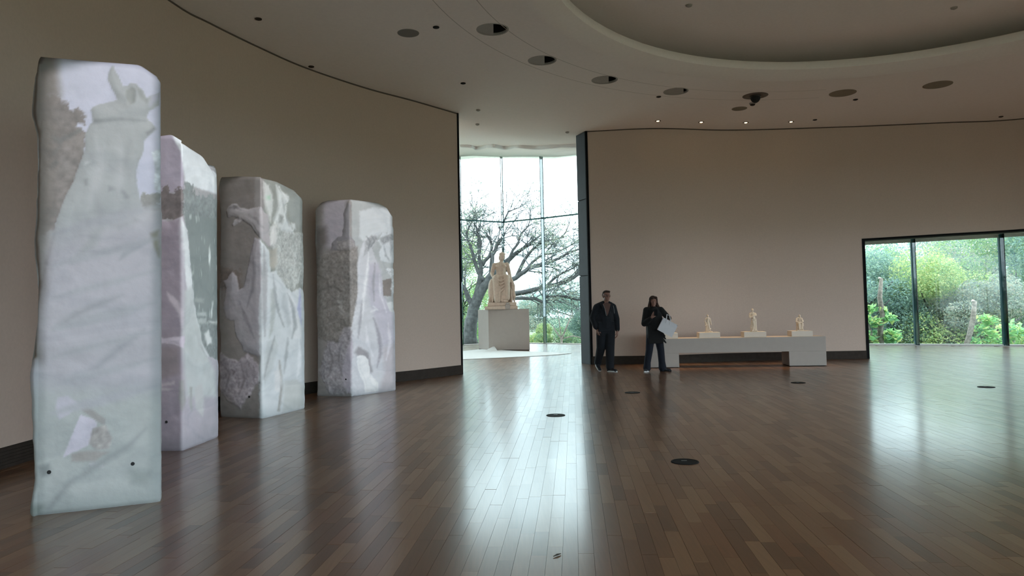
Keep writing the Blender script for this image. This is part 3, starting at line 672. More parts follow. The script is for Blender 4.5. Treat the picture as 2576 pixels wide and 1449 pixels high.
# --- second
s2 = []
lil = (172, 168, 184)
s2.append((C1([(800, 500), (1085, 500), (1085, 900), (800, 900)]), lil, 3, 0, 1, 0.03))
s2.append((C1([(990, 540), (1010, 560), (1060, 660), (1075, 740), (1090, 850), (1320, 920), (1320, 560)]), (218, 228, 234), 4, 0, 1, 0.06))
s2.append((C1([(800, 880), (950, 885), (975, 865), (1010, 905), (1050, 868), (1085, 880), (1085, 1060), (800, 1060)]), (122, 117, 118), 2, 0, 1, 'leaf'))
s2.append((C1([(1080, 850), (1100, 830), (1140, 870), (1155, 895), (1180, 940), (1230, 905), (1290, 950), (1300, 1449), (1300, 1900), (1180, 1900), (1120, 1449), (1100, 1200), (1080, 1060)]), (132, 141, 142), 3, 0, 1, 'leaf'))
s2.append((C1([(1100, 1020), (1290, 1060), (1290, 1449), (1290, 1640), (1150, 1640), (1115, 1300)]), (126, 136, 136), 4, 0, 1, 'sparkle'))
s2.append((C1([(800, 1060), (960, 1055), (1000, 1070), (1075, 1035), (1095, 1110), (1115, 1300), (1130, 1449), (1150, 1640), (1180, 1780), (1230, 1860), (1300, 1900), (1300, 2900), (800, 2900)]), (172, 170, 180), 2, 0.025, 20, 0.04))
s2.append((C1([(800, 1070), (1055, 1060), (1062, 1300), (1070, 1600), (1075, 1900), (1060, 2600), (800, 2600)]), (155, 148, 160), 5, 0, 1, 0.05))
s2.append((C1([(1062, 1040), (1095, 1110), (1115, 1300), (1132, 1449), (1152, 1640), (1190, 1790), (1222, 1862), (1210, 1875), (1160, 1800), (1120, 1640), (1085, 1400), (1070, 1200)]), (212, 220, 224), 4, 0.035, 8, 0.04))
s2.append((C1([(1080, 1480), (1122, 1449), (1150, 1640), (1215, 1860), (1260, 1950), (1270, 2100), (1090, 2100), (1070, 1800)]), (186, 194, 196), 8, 0, 1, 0.04))
s2.append((C1([(940, 350), (1000, 348), (1080, 340), (1078, 410), (1030, 385), (940, 380)], 700), (196, 190, 204), 2, 0.03, 8, 0.03))
s2.append((C1([(800, 390), (1050, 410), (1060, 560), (800, 640)], 700), (142, 134, 140), 8, 0, 1, 0.06))
for cc, c in (([(940, 620), (1030, 605), (1030, 625), (950, 640)], (178, 172, 180)), ([(940, 640), (1020, 650), (990, 660), (940, 660)], (182, 178, 184)), ([(985, 80), (1050, 130), (1075, 210), (1070, 290), (1050, 200), (1000, 130)], (196, 190, 200)), ([(1140, 115), (1200, 120), (1195, 145), (1140, 140)], (150, 158, 158)), ([(1155, 200), (1212, 200), (1212, 222), (1155, 220)], (175, 185, 186)), ([(1160, 240), (1210, 235), (1210, 265), (1160, 262)], (168, 178, 178)), ([(1200, 330), (1225, 305), (1245, 380), (1215, 395)], (208, 216, 218)), ([(1225, 250), (1275, 255), (1275, 270), (1225, 265)], (190, 198, 198)),
              ([(1135, 640), (1180, 620), (1195, 720), (1180, 810), (1140, 760)], (186, 190, 192)), ([(1060, 600), (1075, 600), (1080, 720), (1070, 780), (1055, 700)], (150, 152, 152)), ([(1110, 640), (1125, 640), (1120, 780), (1105, 740)], (158, 162, 162))):
    s2.append((C1(cc, 700), c, 4, 0.012 if c[0] > 180 else 0, 8, 0.03))
E2 = gz(459, 1134); R2 = gz(549, 1099); L2 = E2 + np.array([-0.80, 0.06])
B2 = make_block('marble_column', 'marble column half hidden behind the foremost one, white ridge down its lit side', L2, E2, R2, 1.0,
    [(300, 345), (404, 340), (428, 337), (452, 352), (514, 392), (532, 420), (541, 436), (560, 470)], (166, 168, 172), s2, 2, [(420, 1061)])
# --- third
s3 = []
s3.append((C3([(60, 60), (325, 60), (325, 1430), (60, 1430)]), (134, 130, 128), 2, 0, 1, 0.06))
s3.append((C3([(325, 60), (600, 60), (600, 1430), (325, 1430)]), (150, 156, 152), 3, 0, 1, 0.07))
s3.append((C3([(300, 80), (350, 90), (362, 200), (345, 280), (300, 270)]), (150, 148, 148), 4, 0, 1, 0.05))
s3.append((C3([(100, 580), (150, 590), (220, 600), (220, 700), (100, 700)]), (116, 108, 104), 5, 0, 1, 'leaf'))
body_l = (168, 166, 172)
s3.append((C3([(148, 278), (160, 252), (180, 240), (205, 244), (216, 262), (260, 268), (315, 262), (335, 258), (352, 290), (375, 300), (380, 420), (390, 470), (370, 470), (330, 420), (300, 392), (285, 360), (262, 342), (235, 330), (205, 350), (186, 358), (178, 350), (190, 332), (205, 318), (180, 308), (155, 312)]), (176, 174, 178), 2, 0.035, 10, 0.02))
s3.append((C3([(302, 425), (330, 430), (340, 560), (345, 1060), (320, 1062), (240, 1030), (200, 935), (190, 870), (150, 855), (132, 800), (150, 690), (133, 655), (155, 640), (162, 622), (180, 604), (205, 632), (215, 700), (240, 690), (268, 560), (285, 480)]), body_l, 2, 0.03, 14, 0.03))
s3.append((C3([(100, 1025), (150, 1062), (210, 1086), (262, 1038), (320, 1102), (330, 1190), (300, 1215), (280, 1260), (250, 1290), (225, 1340), (160, 1300), (100, 1230)]), (160, 154, 160), 4, 0.02, 10, 'rock'))
s3.append((C3([(100, 1240), (170, 1290), (215, 1350), (330, 1300), (330, 1420), (100, 1420)]), (134, 128, 126), 14, 0, 1, 0.08))
s3.append((C3([(380, 380), (410, 330), (440, 370), (500, 390), (545, 395), (580, 380), (580, 720), (540, 660), (505, 712), (470, 690), (430, 640), (410, 600), (395, 470)]), (180, 186, 184), 3, 0.02, 6, 'rock'))
s3.append((C3([(330, 440), (360, 470), (380, 500), (385, 605), (412, 598), (440, 640), (470, 690), (500, 712), (545, 690), (580, 720), (580, 1420), (325, 1420), (325, 800), (340, 640)]), (200, 208, 212), 3, 0.04, 20, 0.03))
for cc, c, rl in (([(345, 120), (375, 140), (395, 190), (400, 240), (385, 340), (370, 300), (352, 230)], (206, 212, 212), .03), ([(415, 140), (440, 170), (480, 200), (480, 235), (460, 250), (475, 330), (500, 375), (498, 345), (517, 343), (518, 375), (500, 398), (440, 388), (420, 350), (400, 330), (425, 250)], (208, 216, 218), .04), ([(385, 365), (412, 350), (415, 420), (400, 480), (380, 460)], (208, 212, 212), .03),
              ([(378, 490), (412, 480), (415, 560), (400, 600), (380, 570)], (168, 168, 160), -.01), ([(360, 200), (378, 195), (378, 218), (362, 215)], (176, 206, 190), 0), ([(425, 300), (450, 310), (440, 350), (425, 340)], (150, 156, 156), -.01), ([(465, 240), (545, 180), (570, 300), (540, 370), (500, 330)], (158, 166, 164), 0),
              ([(424, 1080), (436, 1140), (442, 1240), (424, 1350), (416, 1350), (430, 1240), (418, 1150)], (142, 142, 138), -.02), ([(360, 980), (400, 960), (420, 1000), (390, 1120), (350, 1200), (345, 1100)], (186, 194, 196), .0), ([(400, 1150), (420, 1100), (440, 1200), (425, 1250), (400, 1240)], (214, 218, 220), .01), ([(380, 700), (400, 690), (410, 800), (390, 920), (370, 960), (378, 820)], (176, 184, 184), 0),
              ([(480, 700), (520, 800), (540, 960), (500, 960), (470, 820)], (212, 218, 222), .01), ([(440, 720), (460, 720), (490, 880), (470, 900), (440, 800)], (184, 192, 196), 0), ([(450, 1190), (520, 1180), (560, 1215), (560, 1330), (440, 1360)], (190, 196, 196), 0)):
    s3.append((C3(cc), c, 5, rl, 8, 0.03))
for pl_, w_, c in (([(345, 470), (350, 620), (345, 800), (350, 950)], 26, (182, 186, 190)), ([(395, 620), (400, 720), (420, 820), (450, 900)], 16, (176, 184, 188)), ([(470, 720), (500, 800), (510, 900), (490, 960)], 22, (182, 190, 194)), ([(540, 700), (530, 800), (545, 900)], 18, (188, 196, 200)), ([(400, 950), (380, 1020), (360, 1100), (345, 1180)], 12, (172, 178, 180)), ([(470, 960), (460, 1060), (450, 1150)], 18, (186, 194, 198)), ([(530, 960), (535, 1080), (520, 1180)], 22, (212, 218, 222)), ([(290, 480), (300, 600), (290, 700), (260, 800)], 18, (158, 156, 162)), ([(220, 760), (260, 860), (300, 960)], 22, (156, 154, 160)), ([(160, 700), (180, 770), (220, 810)], 14, (178, 176, 180)),
                  ([(165, 262), (200, 258), (230, 275)], 10, (150, 148, 152)), ([(165, 300), (200, 312), (250, 330)], 9, (148, 146, 148)), ([(190, 252), (205, 256), (196, 268)], 7, (120, 118, 118)), ([(270, 300), (310, 320), (340, 370)], 12, (160, 158, 162)), ([(410, 200), (420, 260), (400, 330)], 10, (170, 178, 178)), ([(440, 210), (455, 280), (480, 360)], 9, (184, 192, 194)), ([(430, 150), (470, 230), (450, 320)], 8, (226, 232, 234)), ([(130, 1100), (170, 1150), (150, 1230)], 12, (140, 134, 138)), ([(230, 1100), (250, 1180), (220, 1260)], 14, (142, 136, 140)), ([(180, 1130), (195, 1140), (185, 1160)], 10, (120, 112, 116))):
    s3.append((C3(stroke(pl_, w_)), tuple(v * (0.9 if v < 200 else 1.03) for v in c), 4, 0, 1, 0.03))
L3, E3, R3 = gz(553, 1049), gz(660, 1053), gz(766, 1027)
B3 = make_block('marble_column', 'marble column with a horse head in profile turned to the left wall', L3, E3, R3, 1.0,
    [(540, 446), (552, 445), (600, 443), (648, 444), (700, 457), (742, 478), (758, 495), (767, 520), (780, 540)], (166, 168, 168), s3, 3, [(628, 998)])
# --- fourth
s4 = []
s4.append((C3([(600, 190), (822, 190), (822, 1300), (600, 1300)]), (146, 143, 142), 3, 0, 1, 0.06))
s4.append((C3([(820, 190), (1080, 190), (1080, 1300), (820, 1300)]), (176, 182, 184), 3, 0, 1, 0.05))
s4.append((C3([(670, 225), (790, 215), (790, 440), (715, 480), (668, 470)]), (174, 171, 180), 8, 0, 1, 0.02))
s4.append((C3([(862, 280), (940, 260), (1040, 260), (1055, 390), (985, 400), (945, 425), (880, 440), (862, 420)]), (204, 211, 216), 4, 0, 1, 0.02))
s4.append((C3([(795, 236), (818, 246), (805, 290), (808, 410), (835, 440), (830, 500), (730, 490), (705, 490), (715, 450), (740, 420), (768, 412), (780, 330), (775, 295)]), (138, 137, 142), 2, 0.02, 8, 0.04))
s4.append((C3([(740, 440), (820, 430), (845, 480), (740, 490)]), (150, 147, 148), 3, 0.02, 6, 'rock'))
s4.append((C3([(620, 520), (700, 500), (850, 470), (860, 720), (825, 920), (800, 1000), (690, 980), (640, 960)]), (134, 131, 128), 6, 0.015, 10, 'rock'))
s4.append((C3([(625, 380), (680, 360), (690, 450), (640, 520), (625, 500)]), (116, 112, 110), 12, 0, 1, 0.08))
s4.append((C3([(645, 1140), (690, 975), (715, 972), (745, 985), (780, 900), (825, 900), (830, 1262), (700, 1262)]), (160, 157, 162), 4, 0.02, 8, 'rock'))
s4.append((C3([(770, 1120), (800, 1000), (828, 940), (832, 1200), (810, 1255), (770, 1200)]), (176, 172, 182), 3, 0.02, 8, 0.03))
s4.append((C3([(745, 760), (775, 755), (785, 830), (760, 840)]), (166, 164, 162), 4, 0.01, 5, 'rock'))
s4.append((C3([(880, 450), (900, 425), (940, 415), (955, 440), (930, 480), (960, 560), (985, 640), (992, 740), (1030, 800), (1070, 830), (1070, 1260), (815, 1275), (825, 1000), (818, 900), (850, 720), (848, 560)]), (198, 202, 208), 3, 0.045, 18, 0.03))
s4.append((C3([(905, 560), (960, 560), (985, 660), (990, 740), (1040, 830), (1050, 1000), (980, 1000), (930, 820), (900, 700)]), (186, 186, 198), 8, 0, 1, 0.03))
s4.append((C3([(890, 440), (920, 412), (950, 410), (960, 430), (930, 445), (905, 500), (880, 520)]), (170, 174, 178), 3, 0.02, 5, 'rock'))
s4.append((C3([(960, 440), (985, 395), (1010, 400), (1030, 360), (1060, 370), (1065, 470), (1050, 560), (1005, 556), (975, 545), (965, 500), (980, 470)]), (206, 213, 218), 2, 0.03, 8, 0.03))
s4.append((C3([(960, 425), (1030, 400), (1060, 430), (1020, 440), (985, 462)]), (162, 168, 172), 3, 0, 1, 'rock'))
s4.append((C3([(985, 650), (1025, 640), (1040, 650), (1030, 735), (990, 732)]), (128, 122, 118), 2, -0.02, 6, 0.05))
s4.append((C3([(1000, 590), (1060, 580), (1065, 760), (1030, 700), (1035, 640)]), (200, 206, 210), 2, 0.02, 6, 'rock'))
s4.append((C3([(1005, 770), (1040, 765), (1040, 820), (1020, 815)]), (206, 212, 214), 2, 0.02, 5, 0.03))
s4.append((C3([(832, 1040), (850, 1005), (905, 1040), (925, 1140), (910, 1150), (885, 1060), (845, 1055)]), (150, 150, 154), 5, -0.01, 5, 0))
s4.append((C3([(845, 1055), (880, 1052), (905, 1075), (915, 1150), (955, 1200), (958, 1245), (885, 1252), (876, 1195), (845, 1120)]), (222, 226, 228), 2, 0.06, 8, 0.01))
s4.append((C3([(980, 1010), (1060, 980), (1065, 1240), (960, 1250), (990, 1150)]), (182, 180, 186), 8, 0, 1, 0.05))
for pl_, w_, c in (([(905, 500), (895, 620), (880, 740), (870, 860)], 16, (218, 222, 226)), ([(940, 560), (930, 660), (935, 760)], 14, (172, 174, 182)), ([(965, 620), (970, 720), (1000, 820)], 12, (206, 208, 216)), ([(870, 760), (860, 860), (850, 960)], 14, (180, 182, 190)), ([(930, 790), (950, 805), (915, 820)], 14, (216, 220, 224)), ([(930, 850), (960, 940), (970, 1040), (950, 1120)], 22, (174, 174, 184)), ([(1010, 880), (1020, 980), (1000, 1080)], 18, (202, 202, 210)), ([(890, 900), (900, 980), (930, 1060)], 18, (208, 211, 217)), ([(900, 415), (915, 440), (905, 480)], 7, (140, 146, 150)), ([(925, 412), (940, 440), (918, 470)], 6, (140, 146, 150)), ([(990, 470), (1000, 520), (1020, 545)], 10, (176, 184, 190)), ([(1020, 420), (1030, 470), (1025, 520)], 8, (170, 178, 184)),
                  ([(700, 1010), (720, 1080), (700, 1160)], 12, (136, 134, 136)), ([(760, 1000), (750, 1080), (770, 1160)], 12, (140, 138, 142)), ([(660, 1180), (720, 1200), (790, 1190)], 10, (180, 178, 182)), ([(700, 560), (740, 600), (800, 590)], 12, (150, 147, 144)), ([(660, 700), (720, 680), (790, 720)], 12, (120, 117, 114)), ([(680, 820), (740, 800), (800, 840)], 12, (150, 147, 146)), ([(640, 620), (690, 650), (700, 720)], 10, (118, 115, 112))):
    s4.append((C3(stroke(pl_, w_)), tuple(v * (0.9 if v < 200 else 1.03) for v in c), 4, 0, 1, 0.03))
L4, E4, R4 = gz(797, 996), gz(885, 998), gz(994, 982)
B4 = make_block('marble_column', 'shortest looking marble column, farthest from camera, with a bright bent horse leg', L4, E4, R4, 1.0,
    [(785, 530), (797, 520), (806, 509), (822, 504), (880, 501), (930, 507), (955, 511), (975, 522), (988, 545), (995, 565)], (164, 164, 166), s4, 4, [(871, 954)])

# the projectors that light the columns: spot lamps masked to each column's outline
def projector(pos, corners, energy, name, col=(0.985, 0.975, 1.0)):
    pos = np.array(pos); tgt = np.append(np.mean(corners, 0), 1.65)
    z = pos - tgt; z /= np.linalg.norm(z); x = np.cross([0, 0, 1.0], z); x /= np.linalg.norm(x); y = np.cross(z, x)
    ld = bpy.data.lights.new(name, 'SPOT'); lo_ = bpy.data.objects.new(name, ld); COL.objects.link(lo_)
    lo_.matrix_world = Matrix(((x[0], y[0], z[0], pos[0]), (x[1], y[1], z[1], pos[1]), (x[2], y[2], z[2], pos[2]), (0, 0, 0, 1)))
    ld.energy = energy; ld.spot_size = R(75); ld.spot_blend = 0.1; ld.shadow_soft_size = 0.02; ld.color = col
    pts = []
    for c in corners[:3]:
        for h in (0.0, 3.24):
            d = np.array([c[0], c[1], h]) - pos; pts.append(((d @ x) / (d @ z), (d @ y) / (d @ z)))
    pts = sorted(pts); 
    def half(ps):
        o = []
        for p in ps:
            while len(o) > 1 and (o[-1][0] - o[-2][0]) * (p[1] - o[-2][1]) - (o[-1][1] - o[-2][1]) * (p[0] - o[-2][0]) <= 0: o.pop()
            o.append(p)
        return o[:-1]
    hull = half(pts) + half(pts[::-1])
    ld.use_nodes = True; nt = ld.node_tree; em = nt.nodes['Emission']
    t = nt.nodes.new('ShaderNodeTexCoord'); s = nt.nodes.new('ShaderNodeSeparateXYZ'); nt.links.new(t.outputs['Normal'], s.inputs[0])
    def math_(op, a, b_):
        m_ = nt.nodes.new('ShaderNodeMath'); m_.operation = op
        for i, v in enumerate((a, b_)):
            if hasattr(v, 'is_output'): nt.links.new(v, m_.inputs[i])
            else: m_.inputs[i].default_value = v
        return m_.outputs[0]
    u_ = math_('DIVIDE', s.outputs[0], s.outputs[2]); v_ = math_('DIVIDE', s.outputs[1], s.outputs[2])
    mask = None
    for i in range(len(hull)):
        a, b_ = np.array(hull[i]), np.array(hull[(i + 1) % len(hull)]); e = b_ - a; n = np.array([-e[1], e[0]]); n /= np.linalg.norm(n); c = -(n @ a)
        d = math_('ADD', math_('ADD', math_('MULTIPLY', u_, float(n[0])), math_('MULTIPLY', v_, float(n[1]))), float(c))
        mr = nt.nodes.new('ShaderNodeMapRange'); mr.inputs[1].default_value = 0.0; mr.inputs[2].default_value = 0.014; nt.links.new(d, mr.inputs[0])
        mask = mr.outputs[0] if mask is None else math_('MULTIPLY', mask, mr.outputs[0])
    nt.links.new(mask, em.inputs['Strength'])
    return lo_
projector((-0.4, 1.0, 5.6), B1[1], 760 * SLAB_LIGHT, 'projector_lamp')
projector((0.2, 5.0, 5.6), B2[1], 900 * SLAB_LIGHT, 'projector_lamp')
projector((0.1, 6.2, 5.6), B3[1], 900 * SLAB_LIGHT, 'projector_lamp')
projector((0.8, 8.3, 5.6), B4[1], 900 * SLAB_LIGHT, 'projector_lamp')

# ------------------------------------------------------------------ ceiling fittings
def recess(pos, frac, label):
    e = empty('recessed_projector_port', tuple(pos)); tag(e, label, 'ceiling light', 'recessed ports in the ceiling ring')
    b = MB(); b.lathe([(LR, 0.0), (LR, 0.42), (0.001, 0.42)], n=28); b.build('can', M['black'], e, (0, 0, 0))
    b = MB(); b.lathe([(LR - 0.012, 0.03), (LR - 0.012, -0.003), (LR + 0.012, -0.006), (LR + 0.014, 0.0)], n=28); b.build('trim_ring', M['plate'], e, (0, 0, 0), smooth=False)
    v = np.array([pos[0], pos[1]]); v /= np.linalg.norm(v); lat = np.array([v[1], -v[0]])         # lat points to the right
    xc = (LR - 0.012) * (1 - 2 * frac); a0 = math.acos(xc / (LR - 0.012)); pts = []
    for k in range(25):
        a = a0 + (2 * math.pi - 2 * a0) * k / 24; p = lat * math.cos(a) * (LR - 0.013) + v * math.sin(a) * (LR - 0.013); pts.append(p)
    b = MB(); b.prism([(p[0], p[1]) for p in pts], 0.004, 0.016); b.build('cover_plate', M['plate'], e, (0, 0, 0))
    return e
for (a, c, d, fr_), p, lb in zip(LAMPS, lamp_pos, ('largest half open round ceiling port, nearest to the camera', 'second round ceiling port from the left, almost half black', 'round ceiling port third from left, black third on its right', 'round ceiling port with only a sliver of black, left of the dome camera')):
    recess(p, fr_, lb)
def disc_plate(name, px, py, r, m, label, cat, zoff=0.012):
    p = at_z(px, py, HC); e = empty(name, tuple(p)); tag(e, label, cat)
    b = MB(); b.lathe([(r - 0.012, 0.0), (r - 0.012, -zoff), (0.001, -zoff)], n=32); b.build('plate', m, e, (0, 0, 0))
    b = MB(); b.lathe([(r - 0.012, -zoff), (r, -zoff * 0.6), (r + 0.002, 0.0)], n=32); b.build('rim', m, e, (0, 0, 0))
    return e
disc_plate('ceiling_cover_disc', 2120, 234, 0.265, M['cover'], 'tan round cover disc on the ceiling just right of the dome camera', 'ceiling disc')
disc_plate('ceiling_cover_disc', 2359, 213, 0.27, M['cover'], 'tan round cover disc on the ceiling farthest to the right', 'ceiling disc')
disc_plate('ceiling_speaker', 1027, 83, 0.168, M['grey_grille'], 'grey round ceiling speaker near the left wall', 'speaker')
disc_plate('ceiling_speaker', 1860, 273, 0.165, M['cover'], 'small round ceiling speaker behind the dome camera', 'speaker')
# dome camera
p = at_z(1900, 241, HC); e = empty('dome_camera', tuple(p)); tag(e, 'black dome security camera hanging under a round bronze plate on the ceiling', 'camera')
M['bronze'] = mat('bronze_plate', (0.13, 0.10, 0.085), 0.4, 0.4)
b = MB(); b.lathe([(0.001, -0.012), (0.23, -0.012), (0.26, -0.004), (0.262, 0.0)], n=36); b.build('mount_plate', M['bronze'], e, (0, 0, 0))
b = MB(); b.lathe([(0.10, -0.012), (0.10, -0.05), (0.095, -0.08), (0.07, -0.12), (0.035, -0.145), (0.001, -0.15)], n=24); b.build('dome', M['black'], e, (0, 0, 0), smooth=True)
b = MB(); b.lathe([(0.10, -0.012), (0.112, -0.014), (0.112, -0.03), (0.10, -0.034)], n=24); b.build('collar', M['steel_rim'], e, (0, 0, 0))
p = at_z(1893, 259, HC); e = empty('smoke_detector', tuple(p)); tag(e, 'small smoke detector on the ceiling just below the dome camera', 'smoke detector')
b = MB(); b.lathe([(0.07, 0.0), (0.068, -0.025), (0.06, -0.03)], n=20); b.build('base', M['plate'], e, (0, 0, 0))
b = MB(); b.lathe([(0.05, -0.028), (0.05, -0.05), (0.03, -0.06), (0.001, -0.06)], n=20); b.build('sensor_head', M['base'], e, (0, 0, 0))
# lit spots over the bench
M['lamp_on'] = emis('warm_lamp', (1.0, 0.72, 0.36), 5)
spots = [(1655, 304, 'over the left end of the bench'), (1764, 307, 'over the leftmost statuette'), (1876, 308, 'over the tallest statuette'), (1990, 306, 'over the seated statuette')]
spot_pos = []
for a, c, w_ in spots:
    p = at_z(a, c, HC); spot_pos.append(p); e = empty('ceiling_spotlight', tuple(p)); tag(e, 'small warm lit ceiling spotlight ' + w_, 'spotlight', 'lit spotlights above the bench')
    b = MB(); b.lathe([(0.07, 0.0), (0.07, -0.006), (0.036, -0.008), (0.036, 0.0)], n=20); b.build('bezel', M['bronze'], e, (0, 0, 0))
    b = MB(); b.lathe([(0.036, -0.004), (0.024, -0.012), (0.001, -0.014)], n=16); b.build('bulb', M['lamp_on'], e, (0, 0, 0))
# small ceiling dots
for a, c, m, lb in ((1097, 68, 'black', 'small black ceiling sensor beside the grey ceiling speaker'), (1165, 209, 'black', 'small black ceiling sensor before the tall opening, left of the ports'), (650, 47, 'base', 'small dark ceiling sensor highest above the left wall'),
                    (2152, 250, 'black', 'small black ceiling sensor under the first tan disc'), (2050, 301, 'base', 'small unlit spot right of the lit row of spotlights'),
                    (2518, 293, 'base', 'small dark ceiling sensor at the far right wall'), (1657, 243, 'base', 'tiny ceiling sensor left of the fourth port'), (783, 167, 'base', 'small dark ceiling sensor at the edge of the left wall')):
    p = at_z(a, c, HC); e = empty('ceiling_sensor', tuple(p)); tag(e, lb, 'sensor', 'small ceiling sensors')
    b = MB(); b.lathe([(0.05, 0.0), (0.05, -0.012), (0.03, -0.02), (0.001, -0.021)], n=16); b.build('housing', M[m], e, (0, 0, 0))
def upper(px, py, lb):
    p = at_z(px, py, HC + 0.592); e = empty('ceiling_sprinkler', tuple(p)); tag(e, lb, 'sprinkler', 'sprinklers on the upper oval ceiling')
    b = MB(); b.lathe([(0.055, 0.0), (0.05, -0.025), (0.02, -0.04), (0.001, -0.041)], n=16); b.build('head', M['plate'], e, (0, 0, 0))
upper(1733, 12, 'small sprinkler on the left part of the raised oval ceiling'); upper(2400, 18, 'small sprinkler on the right part of the raised oval ceiling')
def hallz(px, py):
    y = 18.0
    for _ in range(30):
        p = at_y(px, py, y); t = np.clip((p[0] - e0[0]) / (e1_[0] - e0[0]), 0, 1); y0 = e0[1] + (e1_[1] - e0[1]) * t; d_ = max(0.0, y - y0); z = HC + hall_slope(p[0]) * (d_ - 1.2 * (1 - math.exp(-d_ / 1.2)))
        y = y + (z - p[2]) * 2.0
    return at_y(px, py, y)
for a, c, lb in ((1203, 276, 'white sprinkler on the ceiling just inside the tall opening'), (1201, 312, 'small sprinkler on the hall ceiling, left and deeper in'), (1427, 332, 'small sprinkler on the hall ceiling near the clad column')):
    p = hallz(a, c); e = empty('hall_sprinkler', tuple(p)); tag(e, lb, 'sprinkler', 'sprinklers on the hall ceiling')
    b = MB(); b.lathe([(0.045, 0.01), (0.045, -0.02), (0.02, -0.035), (0.001, -0.036)], n=16); b.build('head', M['plate'], e, (0, 0, 0))

# gathered white blind under the head of the tall glazing
bl = MB(); pl = [hallz(x, y - 6) - np.array([0, 0.1, 0.10]) for x, y in ((1158, 372), (1186, 372), (1200, 376), (1240, 370), (1270, 375), (1302, 372), (1345, 374), (1385, 372), (1456, 369))]
nu = 90; pts = spline([p for p in pl], 0.05); vs = []; nn = len(pts)
for i, p in enumerate(pts):
    sag = 0.045 * abs(math.sin(i * 0.075)) ** 0.6
    for k in range(8):
        w = 2 * math.pi * k / 8; vs.append((p[0], p[1] + 0.10 * math.cos(w), p[2] + 0.07 + (0.05 + sag) * math.sin(w)))
bl.add(vs, [(i * 8 + k, i * 8 + (k + 1) % 8, (i + 1) * 8 + (k + 1) % 8, (i + 1) * 8 + k) for i in range(nn - 1) for k in range(8)] + [tuple(range(7, -1, -1)), tuple(range((nn - 1) * 8, nn * 8))])
tag(bl.build('gathered_blind', M['cloth'], org=tuple(pl[4]), smooth=True), 'white gathered fabric blind rolled up under the head of the tall window', 'blind')

# ------------------------------------------------------------------ floor outlets
for a, c, lb in ((1723, 1162, 'largest black round floor outlet, nearest the camera'), (1591, 988, 'black floor outlet in front of the two visitors'), (2008, 963, 'black floor outlet in front of the bench right end'), (1398, 1045, 'black floor outlet in the bright reflection of the tall window'), (2481, 974, 'black floor outlet in the bright floor by the low window')):
    p = at_z(a, c, 0.0); e = empty('floor_outlet', (p[0], p[1], 0.0)); tag(e, lb, 'floor outlet', 'round floor outlets')
    b = MB(); b.lathe([(0.001, 0.0045), (0.108, 0.0045), (0.108, -0.002)], n=36); b.build('lid', M['outlet'], e, (0, 0, 0))
    b = MB(); b.lathe([(0.109, 0.002), (0.110, 0.006), (0.122, 0.006), (0.126, 0.0)], n=36); b.build('rim', M['outlet'], e, (0, 0, 0))
    b = MB(); b.box((0, 0.03, 0.006), (0.05, 0.018, 0.003)); b.build('finger_slot', M['steel_rim'], e, (0, 0, 0))
p = at_z(1402, 1398); q = at_z(1392, 1402); r_ = at_z(1411, 1395)
b = MB(); b.tube([(q[0], q[1], 0.005), (p[0], p[1], 0.007), (r_[0], r_[1], 0.005)], [0.002, 0.005, 0.002], 6)
tag(b.build('wood_splinter', M['base'], org=(p[0], p[1], 0.002)), 'small dark splinter lying on the floor in the window reflection', 'scrap')

# ------------------------------------------------------------------ bench with plinths
bl_, br_ = gz(1635.5, 926), gz(2080, 920.5); ax = (br_ - bl_); BL = np.linalg.norm(ax); ax /= BL; ay = np.array([-ax[1], ax[0]]); rz = math.atan2(ax[1], ax[0])
BH = 0.655; BD = 0.62
bench = empty('display_bench', (bl_[0], bl_[1], 0), rz); tag(bench, 'long white bench with two block legs along the back wall', 'bench')
def bx(name, x0, x1, y0, y1, z0, z1, m, parent, bev=0.004):
    b = MB(); b.box(((x0 + x1) / 2, (y0 + y1) / 2, (z0 + z1) / 2), (x1 - x0, y1 - y0, z1 - z0)); return b.build(name, m, parent, (0, 0, 0), bevel=bev)
legw = 72 / 1850 * bl_[1]; legw2 = 0.80
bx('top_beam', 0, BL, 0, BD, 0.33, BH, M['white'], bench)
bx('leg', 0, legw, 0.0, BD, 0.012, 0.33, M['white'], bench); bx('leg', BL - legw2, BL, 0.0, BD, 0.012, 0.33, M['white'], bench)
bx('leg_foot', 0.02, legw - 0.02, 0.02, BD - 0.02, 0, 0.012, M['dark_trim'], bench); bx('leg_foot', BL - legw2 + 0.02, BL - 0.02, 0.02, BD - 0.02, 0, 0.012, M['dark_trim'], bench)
def on_bench(px):                                    # distance along the bench where a picture column meets its mid depth
    best = min(np.linspace(0, BL, 400), key=lambda s: abs(proj((*(bl_ + ax * s + ay * BD * 0.5), BH))[0] - px)); return best
plinths = {}
for px, w_, lb in ((1678, 0.46, 'low white plinth on the bench, half hidden by the woman'), (1782, 0.47, 'low white plinth under the leftmost statuette'), (1895, 0.49, 'low white plinth under the tallest statuette'), (2012, 0.46, 'low white plinth under the seated statuette')):
    s = on_bench(px); c = bl_ + ax * s + ay * BD * 0.5
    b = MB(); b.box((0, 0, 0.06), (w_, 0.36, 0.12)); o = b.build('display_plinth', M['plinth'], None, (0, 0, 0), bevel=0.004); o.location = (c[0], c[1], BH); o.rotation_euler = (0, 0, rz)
    tag(o, lb, 'plinth', 'plinths on the bench'); plinths[px] = (c, s)
